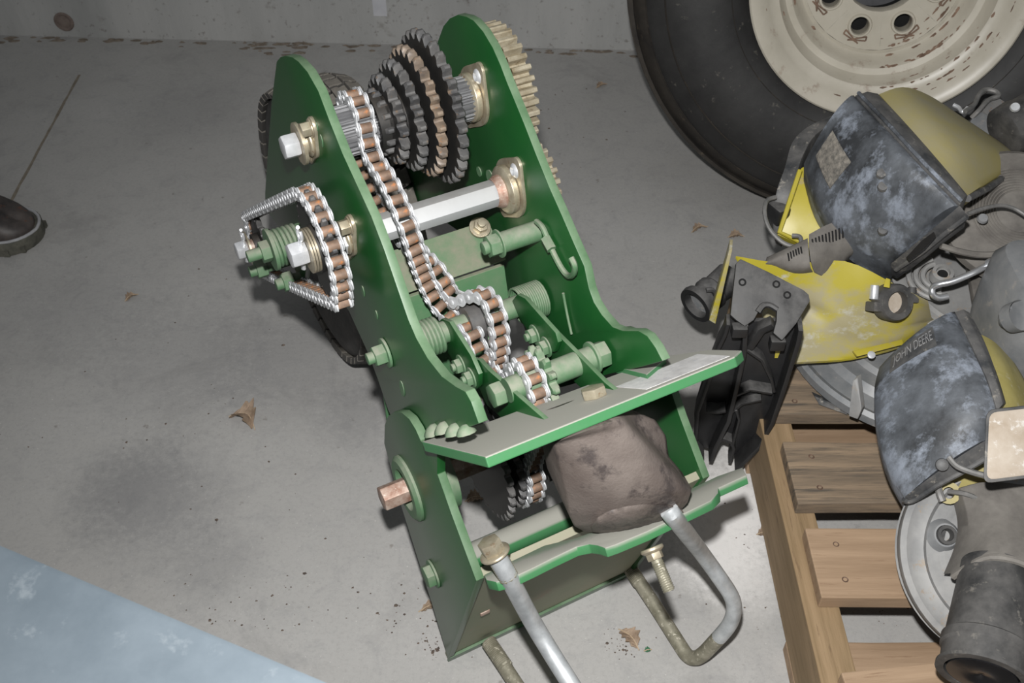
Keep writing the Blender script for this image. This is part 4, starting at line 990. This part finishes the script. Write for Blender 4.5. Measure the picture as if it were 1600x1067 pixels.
for v in tm.vertices:
    s = .83 - .44*(v.co.x-min(xs))/wd_; t = .175 - .095*(v.co.y-min(ys))/hh_; v.co = on_hood(s, t) + lift*(.95 + v.co.z*8)
tm.materials.clear(); tm.materials.append(plain('worn_letter_tops', (.22, .22, .225), (.36, .35, .34), sc=60, rough=.7)); le = bpy.data.objects.new('lettering', tm); COL.objects.link(le); le.parent = lab

# tan dusty box at the right edge
c = wp(1590, 690, .31)
o = thing('dusty_box', c, 'black box with a tan dust-caked face at the right edge beside the lower hopper', 'box')
def rrect(pts, r, k=5):
    out = []; n = len(pts)
    for i in range(n):
        a_, b_, d_ = Vector(pts[i-1]), Vector(pts[i]), Vector(pts[(i+1) % n]); u_ = (a_-b_).normalized(); v_ = (d_-b_).normalized()
        s_, e_ = b_+u_*r, b_+v_*r
        for t in np.linspace(0, 1, k): out.append((s_*(1-t)+b_*t)*(1-t) + (b_*(1-t)+e_*t)*t)
    return out
F4 = outl([(1541, 640, .345), (1650, 628, .345), (1648, 742, .315), (1536, 756, .315)], o)
R4 = rrect(F4, .008); fn = (F4[1]-F4[0]).cross(F4[3]-F4[0]).normalized(); fn = (CAM-o.location-sum(F4, Vector())/4).normalized()
MB().prism(R4, -fn*.06).build('box_body', HOODD, o, bev=.002)
cen = sum(R4, Vector())/len(R4)
MB().prism([cen+(p-cen)*.91+fn*.0006 for p in R4], -fn*.002).build('dust_crust', TAN, o, bev=.0006)
# cast meter disc at lower right with rubber tube
c = wp(1572, 868, .185); ax = Vector((-.05, -.52, .85)).normalized()
o = thing('meter_disc', c, 'round grey cast meter housing with bolt boss at the lower right corner', 'housing')
cl_ = c - o.location
MB().lathe([(-.020, .001), (-.020, .094), (-.012, .099), (-.010, .0965), (-.004, .0995), (.004, .099), (.007, .094), (.004, .086), (.006, .078), (.001, .074), (.001, .062), (.004, .058), (.004, .001)], cl_, ax, 72).build('housing_body', ALU, o)
q = wp(1468, 838, .185) - o.location
MB().lathe([(-.006, .024), (.006, .018), (.016, .0125), (.018, .011), (.018, .008)], q, ax, 28, closed=False).build('boss', ALUB, o)
MB().lathe([(.018, .0095), (.022, .009), (.022, .006), (.012, .005), (.012, .0001)], q, ax, 24, closed=False).build('boss_bolt', DARKT, o)
g = G3([[(1500, 762, .235), (1545, 752, .25), (1620, 760, .25)], [(1512, 810, .23), (1555, 805, .245), (1620, 810, .245)], [(1508, 850, .222), (1555, 838, .248), (1620, 850, .25)], [(1490, 896, .212), (1545, 866, .25), (1620, 888, .25)]], o)
MB().grid(g, (0, .012, -.02)).build('tube_cowl', GUARD, o, smooth=60, bev=.001)
mb = MB(); mb.tube([p+Vector((0, -.001, -.001)) for p in spl(outl([(1490, 898, .211), (1515, 882, .232), (1548, 868, .25), (1590, 874, .254), (1620, 890, .25)], o), 4)], .0034, 8); mb.build('cowl_lip', GUARD, o)
c = wp(1545, 990, .20)
o = thing('rubber_tube', c, 'dusty black rubber tube with open shiny end in the lower right corner', 'tube')
a_, b_ = wp(1560, 890, .222)-o.location, wp(1534, 1056, .205)-o.location; d = (b_-a_).normalized(); L = (b_-a_).length
MB().lathe([(0, .024), (0, .031), (L*.70, .034), (L*.72, .0365), (L*.80, .0365), (L*.82, .0345), (L*.97, .034), (L*.97, .037), (L, .037), (L, .030), (L*.8, .028), (0, .024)], a_, d, 40).build('tube_body', DARKT, o)
MB().lathe([(L*.985, .0001), (L*1.015, .012), (L*1.0, .028), (L*.9, .028)], a_, d, 32, closed=False).build('tube_plug', plain('glossy_black', (.01, .01, .011), (.02, .02, .022), rough=.2), o)
c = wp(1594, 1040, .17); o = thing('yellow_bracket', c, 'small yellow bracket end in the extreme lower right corner', 'bracket')
mb = MB(); mb.prism(outl([(1572, 1075, .17), (1600, 1030, .175), (1640, 1030, .175), (1640, 1090, .17)], o), (0, .004, -.02)); mb.build('bracket_body', YELLB, o, bev=.002)
mb = MB(); mb.lathe([(0, .008), (.004, .007), (.004, .0001)], outl([(1592, 1040, .178)], o)[0], (0, -.4, .9), 12, closed=False); mb.build('bolt_head', ALUB, o)

# louvred grey guard
c = wp(1270, 395, .29)
o = thing('louvred_guard', c, 'thin dusty grey guard with two rows of slots over the yellow panel', 'guard')
g1 = G3([[(1198, 402, .262), (1228, 388, .277), (1262, 372, .285)], [(1196, 412, .262), (1230, 398, .277), (1263, 385, .283)], [(1206, 418, .252), (1236, 420, .262), (1266, 415, .268)], [(1226, 428, .235), (1245, 430, .245), (1270, 424, .255)]], o)
MB().grid(g1, (.001, .002, -.003)).build('guard_wing', GUARD, o, smooth=60)
g2 = G3([[(1264, 366, .288), (1300, 348, .295), (1352, 336, .295)], [(1264, 384, .284), (1302, 372, .285), (1352, 362, .285)], [(1267, 408, .272), (1302, 400, .268), (1338, 390, .265)], [(1272, 424, .256), (1300, 436, .24), (1322, 404, .25)]], o)
MB().grid(g2, (.001, .002, -.003)).build('guard_wing', GUARD, o, smooth=60)
def slots(grid_px, lab):
    for (x0, y0, x1, y1, z) in grid_px:
        p = wp(x0, y0, z)-o.location; q = wp(x1, y1, z-.012)-o.location
        mb = MB(); mb.tube([p + Vector((-.0002, -.0008, .0010)), p.lerp(q, .5) + Vector((-.0002, -.0010, .0016)), q + Vector((-.0002, -.0008, .0010))], .0011, 4); mb.build('slot', BLACK, o)  # black bars laid on the guard, painted as the shade in its openings
slots([(1269+5.2*k, 374-2.1*k, 1270+5.2*k, 390-2.0*k, .2875+.0009*k) for k in range(11)], 0)
slots([(1231+4*k, 396-2.0*k, 1233+4*k, 411-1.6*k, .2795+.0009*k) for k in range(6)], 0)
# yellow part in a black frame with a wire bail
c = wp(1250, 320, .25)
o = thing('yellow_meter', c, 'bright yellow meter side in a black frame, left of the upper hopper', 'meter')
pf = outl([(1252, 262, .30), (1262, 258, .30), (1330, 360, .26), (1300, 372, .25), (1262, 388, .235), (1214, 366, .245), (1232, 315, .275)], o)
MB().prism(pf, (.01, .02, -.03)).build('yellow_side', YELLB, o, bev=.0015)
mb = MB(); mb.tube([p+Vector((-.001, -.002, .003)) for p in outl([(1250, 268, .302), (1234, 316, .279), (1218, 364, .249), (1252, 380, .242)], o)], .003, 8); mb.build('side_rim', YELLB, o)
fr = G3([[(1300, 180, .31), (1262, 198, .31), (1238, 222, .305), (1226, 262, .298), (1214, 296, .285), (1208, 330, .262), (1208, 366, .238)], [(1312, 186, .31), (1275, 210, .31), (1256, 240, .305), (1246, 268, .298), (1236, 300, .285), (1224, 335, .262), (1218, 372, .240)]], o)
MB().grid(fr, (.012, .02, -.03)).build('black_frame', HOODD, o, smooth=40, bev=.001)
mb = MB(); mb.box(wp(1213, 330, .262)-o.location, (.018, .03, .022), Matrix.Rotation(.5, 3, 'Z')); mb.build('frame_lug', BRKT, o, bev=.003)
mb = MB(); mb.tube(spl(outl([(1212, 308, .285), (1198, 314, .285), (1195, 335, .28), (1203, 358, .27), (1222, 378, .262), (1244, 386, .262), (1251, 382, .264), (1250, 370, .268), (1238, 368, .266)], o), 5), .0026, 8); mb.build('wire_bail', WIRE, o)
# black drop-tube bracket leaning on the pallet
base = wp(1130, 716, .052)
o = thing('black_bracket', base, 'tall matt black ribbed plastic bracket with forked foot, leaning beside the pallet', 'bracket')
pn = Vector((-.12, -.99, .02)).normalized()
def bp(x, y, off=0.0):
    d = ray(x, y); t = (base + Vector((0, .01, 0)) - CAM).dot(pn)/d.dot(pn); return CAM + d*t + pn*off - o.location
body = [(1123, 536), (1139, 506), (1165, 514), (1246, 512), (1250, 510), (1226, 590), (1206, 650), (1186, 688), (1166, 714), (1150, 726), (1138, 722), (1141, 704), (1147, 694), (1138, 688), (1124, 690), (1114, 700), (1108, 713), (1096, 709), (1086, 698), (1085, 660), (1088, 640), (1100, 600), (1110, 570)]
MB().prism([bp(x, y, -.012) for x, y in body], -pn*.006).build('back_web', BRKT, o, bev=.001)
def rib(pts, wdt=.004, h=.016):
    mb = MB(); P = [bp(x, y, -.012) for x, y in pts]
    L_, R_ = [], []
    for i, p in enumerate(P):
        t = (P[min(i+1, len(P)-1)]-P[max(i-1, 0)]).normalized(); n_ = pn.cross(t).normalized(); L_.append(p+n_*wdt/2+pn*h); R_.append(p-n_*wdt/2+pn*h)
    mb.grid([L_, R_], -pn*h); mb.build('rib', BRKT, o, bev=.0008)
rib([(1138, 502), (1132, 520), (1122, 540), (1108, 590), (1090, 640), (1086, 698), (1098, 710)], .004, .018)
rib([(1250, 505), (1246, 525), (1226, 590), (1206, 650), (1186, 688), (1150, 724)], .005, .024)
rib([(1165, 500), (1162, 545), (1150, 600), (1138, 650), (1118, 690), (1110, 712)], .005, .022)
rib([(1168, 545), (1190, 560), (1205, 590), (1210, 610)], .003, .016)
rib([(1150, 615), (1172, 606), (1206, 612)], .003, .016)
rib([(1138, 650), (1160, 632), (1190, 626)], .003, .012)
rib([(1104, 640), (1122, 642), (1134, 640)], .003, .016)
rib([(1170, 545), (1190, 516), (1208, 508)], .008, .014)
rib([(1145, 694), (1155, 655), (1150, 640)], .003, .014)
rib([(1118, 690), (1130, 685), (1142, 690), (1147, 700), (1140, 722)], .004, .014)
pn2 = Vector((-.06, -.62, .78)).normalized(); q0 = bp(1180, 505, .016)
def tp(x, y, off=0.0):
    d = ray(x, y); t = (q0 + o.location - CAM).dot(pn2)/d.dot(pn2); return CAM + d*t + pn2*off - o.location
top = [tp(x, y) for x, y in [(1157, 404), (1150, 412), (1141, 492), (1150, 500), (1164, 510), (1178, 500), (1188, 482), (1200, 477), (1214, 482), (1213, 502), (1208, 520), (1222, 532), (1244, 506), (1266, 470), (1264, 460), (1256, 453), (1200, 424)]]
MB().prism(top, -pn2*.007).build('top_plate', BRKT, o, bev=.0015)
mb = MB(); mb.tube(spl([tp(1184, 488, .001), tp(1192, 478, .001), tp(1202, 477, .001), tp(1214, 484, .001)], 5), .0035, 8); mb.build('cable_notch', BRKT, o)
for (x, y) in ((1160, 441), (1230, 461), (1213, 444)):
    MB().lathe([(0, .0042), (.0006, .004), (.0006, .0026), (-.001, .002)], tp(x, y, .0003), pn2, 14, closed=False).build('screw_recess', BLACK, o)
mb = MB(); mb.box(bp(1154, 506, .010), (.016, .012, .013)); mb.build('clip_block', BRKT, o, bev=.002)
mb = MB(); mb.box(bp(1213, 526, .010), (.016, .012, .014)); mb.build('clip_block', BRKT, o, bev=.002)
mb = MB(); mb.prism([p_ + Vector((0, .02, 0)) for p_ in (bp(1144, 410), bp(1149, 410), bp(1122, 526), bp(1112, 520), bp(1124, 480))], (.004, .02, -.002)); mb.build('pale_edge_strip', YELLW, o, bev=.0006)
mb = MB(); mb.prism([bp(x, y, -.009) for x, y in ((1213, 552), (1219, 543), (1224, 545), (1216, 566), (1211, 566))], pn*.002); mb.build('label_tab', YELLW, o)
# pipe stub
a_, b_ = wp(1086, 478, .205)-o.location, wp(1150, 456, .215)-o.location; d = (b_-a_).normalized(); L = (b_-a_).length
d = (d + Vector((0, .55, .0))).normalized(); L = .06
MB().lathe([(0, .0165), (0, .0225), (.005, .0235), (.009, .0225), (.010, .019), (.018, .018), (.022, .0205), (.03, .0205), (.033, .018), (L, .020), (L, .014), (.01, .0160)], a_, d, 36).build('pipe_stub', BRKT, o)
MB().lathe([(.010, .0001), (.010, .0165), (.02, .0165), (.02, .0001)], a_, d, 24).build('pipe_dust', ALUB, o)
mb = MB(); mb.tube(spl([a_ + d*.014 + Vector((.0, -.006, .019)), a_ + d*.024 + Vector((0, -.012, .017)), a_ + d*.03 + Vector((0, -.018, .008)), a_ + d*.034 + Vector((0, -.019, -.003))], 4), .0032, 8); mb.build('pipe_clip', BRKT, o)
# top right: latch bracket and black cylinder
c = wp(1540, 185, .27)
o = thing('latch_bracket', c, 'grey metal bracket with a wire latch between the yellow hopper and tyre', 'bracket')
MB().prism(outl([(1516, 190, .30), (1528, 172, .305), (1548, 182, .30), (1552, 212, .285), (1556, 226, .28), (1530, 215, .28)], o), (0, .012, -.03)).build('bracket_plate', ALUB, o, bev=.001)
MB().prism(outl([(1533, 168, .305), (1555, 148, .31), (1574, 162, .305), (1582, 172, .30), (1556, 188, .295), (1545, 182, .30)], o), (0, .012, -.03)).build('bracket_plate', plain('rusty_grey', (.16, .16, .16), (.24, .23, .22), sc=30, c3=(.22, .13, .07)), o, bev=.001)
mb = MB(); mb.tube(spl(outl([(1508, 174, .315), (1522, 164, .315), (1530, 148, .318), (1540, 140, .32), (1556, 143, .32), (1560, 150, .318), (1545, 156, .315), (1530, 172, .31), (1518, 184, .30)], o), 6), .0030, 8); mb.build('latch_wire', WIRE, o)
mb = MB(); mb.tube(spl(outl([(1490, 164, .31), (1498, 168, .31), (1504, 175, .31), (1512, 168, .314)], o), 4), .0026, 8); mb.build('latch_spring', STEEL, o)
c = wp(1595, 200, .30)
o = thing('black_cylinder', c, 'dusty black cylinder with a steel screw at the top right edge', 'cylinder')
a_, b_ = wp(1566, 208, .31)-o.location, wp(1640, 170, .33)-o.location; d = (b_-a_).normalized()
MB().lathe([(0, .001), (-.002, .024), (.002, .031), (.02, .033), (.03, .031), (.09, .033), (.09, .001)], a_, d, 36).build('cylinder_body', DARKT, o)
mb = MB(); mb.lathe([(0, .006), (.003, .005), (.003, .0001)], outl([(1586, 168, .352)], o)[0], (-.3, -.5, .7), 14, closed=False); mb.build('screw', STEEL, o)
c = wp(1596, 275, .26)
o = thing('cable_bundle', c, 'dark cable grommet with a yellow wire at the right edge below the hopper', 'cable')
mb = MB(); mb.tube(spl(outl([(1606, 246, .28), (1596, 258, .28), (1594, 272, .275), (1600, 290, .27), (1612, 304, .265)], o), 5), .008, 12); mb.build('grommet', DARKT, o)
mb = MB(); mb.tube(spl(outl([(1612, 272, .285), (1598, 278, .285), (1588, 283, .28), (1582, 288, .275)], o), 5), .0015, 8); mb.build('wire', YELLB, o)

# ------------------------------------------------------------------ boot at the left edge
toe = wp(61, 366, .012); yn = wp(0, 404, 0).y; hw = .050
bo = empty('boot', (toe.x-.10, toe.y-.004, 0), label='scuffed dark leather work boot toe pointing in at the left edge', category='boot')
ax_ = Vector((-1, .18, 0)).normalized(); sd = Vector((-ax_.y, ax_.x, 0)); sd = sd if sd.y < 0 else -sd
t0 = toe - bo.location; t0.z = 0
def sole_w(s):                     # half width at distance s from the toe
    r = .050
    if s < r: return r*math.sqrt(max(0, 1-((r-s)/r)**2))
    return .050 - .012*min(1, max(0, (s-.10)/.08)) if s < .24 else .036*math.sqrt(max(0, 1-((s-.24)/.045)**2))
ss = [0.0004, .003, .008, .015, .025, .038, .055, .08, .11, .15, .19, .23, .25, .27, .282, .2848]
def ring_pts(k, z): return [t0 + ax_*s + sd*(sole_w(s)+k) + Vector((0, 0, z)) for s in ss] + [t0 + ax_*s - sd*(sole_w(s)+k) + Vector((0, 0, z)) for s in reversed(ss)]
def loft(levels, mat, name):
    mb = MB(); n_ = len(levels[0])
    for l in levels: mb.v += l
    for i in range(len(levels)-1):
        for j in range(n_): mb.f.append([i*n_+j, i*n_+(j+1) % n_, (i+1)*n_+(j+1) % n_, (i+1)*n_+j]); mb.m.append(0)
    mb.f += [list(range(n_)), list(range((len(levels)-1)*n_, len(levels)*n_))]; mb.m += [0, 0]
    return mb.build(name, mat, bo, smooth=60)
loft([ring_pts(0, 0.0), ring_pts(.001, .004), ring_pts(.001, .020), ring_pts(-.001, .022)], SOLE, 'sole')
mb = MB(); mb.tube(ring_pts(-.0045, .0235)+ring_pts(-.0045, .0235)[:1], .0024, 8); mb.build('welt', WELT, bo)
mb = MB()
for k in range(14):
    for s_ in (-1, 1):
        s = .012+.019*k; mb.box(t0 + ax_*s + sd*s_*(sole_w(s)-.001) + Vector((0, 0, .006)), (.009, .007, .011))
mb.build('sole_lug', SOLE, bo, kind='stuff')
lv = []
for zf in np.linspace(0, 1, 10):
    pts_ = []
    for sgn in (1, -1):
        for s in (ss if sgn == 1 else list(reversed(ss))):
            top = .062 + .055*min(1, max(0, (s-.05)/.13))
            a_ = zf*PI/2; wv = (sole_w(s)-.007)*math.cos(a_)**.75 if zf < 1 else .0005
            pull = .024*zf**2*(1-min(1, s/.06))
            pts_.append(t0 + ax_*(s+.006+pull) + sd*sgn*max(wv, .0004) + Vector((0, 0, .021 + (top-.021)*math.sin(a_)*min(1, (.35+s/.05*.65)))))
    lv.append(pts_)
loft(lv, BOOTM, 'upper')
mb = MB(); cs = t0 + ax_*.19
mb.lathe([(.05, .030), (.05, .046), (.12, .046), (.20, .05), (.26, .055), (.26, .047), (.12, .04)], cs, (0, 0, 1), 28); mb.build('shaft', BOOTM, bo)
# ------------------------------------------------------------------ foreground galvanised box
zt = .50
f1, f2 = wp(-60, 835, zt), wp(530, 1084, zt); dd = (f2-f1).normalized(); nn = Vector((dd.y, -dd.x, 0))
f1 = f1 - dd*.35; f2 = f2 + dd*.25
quad = [f1, f2, f2 + nn*.40, f1 + nn*.40]
cc = sum(quad, Vector())/4
o = empty('galvanised_box', (cc.x, cc.y, 0), label='blurred blue-grey galvanised sheet-metal box edge in the near left foreground', category='box')
mb = MB(); mb.prism([p - o.location - Vector((0, 0, .006)) for p in quad], (0, 0, -zt+.006)); mb.build('box_side', GALV, o, bev=.003)
MB().prism([p - o.location for p in [f1-dd*.004-nn*.004, f2+dd*.004-nn*.004, quad[2]+dd*.004+nn*.004, quad[3]-dd*.004+nn*.004]], (0, 0, -.012)).build('folded_lid', GALV, o, bev=.004)
# ------------------------------------------------------------------ leaves and crumbs on the floor
def leaf(px, py, L, wdt, ang, curl, label, seed, mat=LEAFM, fold=.5):
    rn = random.Random(seed); q = wp(px, py); o = empty('dry_leaf', q, label=label, category='leaf', group='dry leaves and scraps on the floor'); rows = []
    for i in range(13):
        t = i/12; hw_ = wdt*math.sin(PI*min(1, t*.93+.05))**.8*(1+.28*math.sin(i*2.1+seed)); c = Vector((L*(t-.5), curl*L*math.sin(PI*t)*.35, .002 + L*.22*math.sin(PI*t)*abs(curl)))
        rows.append([c + Vector((0, hw_*s, fold*abs(s)*hw_ + rn.uniform(0, .0012))) for s in np.linspace(-1, 1, 7)])
    R = Matrix.Rotation(ang, 3, 'Z'); rows = [[R @ p for p in r] for r in rows]
    zm = min(p.z for r in rows for p in r); rows = [[p - Vector((0, 0, zm-.0004)) for p in r] for r in rows]
    MB().grid(rows, (0, 0, .0005)).build('blade', mat, o, smooth=0)
    R3 = [R @ Vector((L*(t-.5)*1.25, curl*L*math.sin(PI*t)*.35, .0035 - zm + L*.22*math.sin(PI*min(1, t))*abs(curl))) for t in np.linspace(0, 1, 9)]
    MB().tube(R3, .0007, 5).build('midrib', plain('leaf_rib', (.40, .30, .20), (.48, .38, .27)), o); return o
leaf(378, 662, .036, .014, -.55, .9, 'curled brown dead leaf alone on the floor left of the drive', 1, fold=.9)
leaf(1150, 371, .022, .008, .1, .4, 'small reddish brown leaf on the floor below the big tyre', 2)
leaf(1093, 360, .026, .006, .5, .5, 'pale crumpled leaf scrap left of the reddish leaf below the tyre', 3)
leaf(676, 950, .026, .005, .35, .3, 'thin dark leaf twist beside the left bracket foot', 4)
leaf(742, 782, .020, .008, .2, .5, 'dark leaf shred on the floor inside the drive frame', 5)
leaf(982, 1000, .026, .009, -.9, .4, 'torn dark leaf scrap on the floor between the U-bolts', 6)
leaf(1012, 1017, .007, .003, .2, .2, 'tiny green leaf fragment on the floor beside the torn scrap', 7, plain('green_leaf', (.03, .12, .06), (.05, .18, .09)))
leaf(206, 466, .018, .006, .8, .5, 'small shredded leaf bit on the dark floor left of the outer chain', 8)
leaf(940, 135, .022, .006, .6, .3, 'brown leaf flake on the floor right of the big spur gear', 9)
leaf(1193, 835, .014, .006, .1, .3, 'brown chip on the floor touching the pallet stringer', 10)
rn = random.Random(11); mb = MB()
spots = [(675, 1010, 18, 26, 36), (640, 960, 90, 60, 26), (1040, 780, 60, 40, 20), (975, 1010, 40, 25, 40), (1395, 965, 60, 25, 12), (430, 945, 220, 80, 60), (300, 600, 300, 250, 60), (880, 200, 90, 60, 30), (640, 670, 20, 20, 14), (1160, 900, 60, 120, 20)]
for (x, y, sx, sy, n_) in spots:
    for k in range(n_):
        q = wp(rn.gauss(x, sx*.5), rn.gauss(y, sy*.5)); R = abs(rn.gauss(0, .0007))+.0004
        ring = [q + Vector((math.cos(t)*R*rn.uniform(.6, 1.5), math.sin(t)*R*rn.uniform(.6, 1.3), 0)) for t in np.linspace(0, 2*PI, 6)[:-1]]
        mb.add(ring + [q+Vector((0, 0, R*.9))], [(j, (j+1) % 5, 5) for j in range(5)])
mb.build('floor_crumbs', plain('dark_crumb', (.05, .04, .035), (.16, .12, .09), sc=300, rough=.9), kind='stuff', label='dark grit and leaf crumbs scattered over the concrete floor', category='debris')
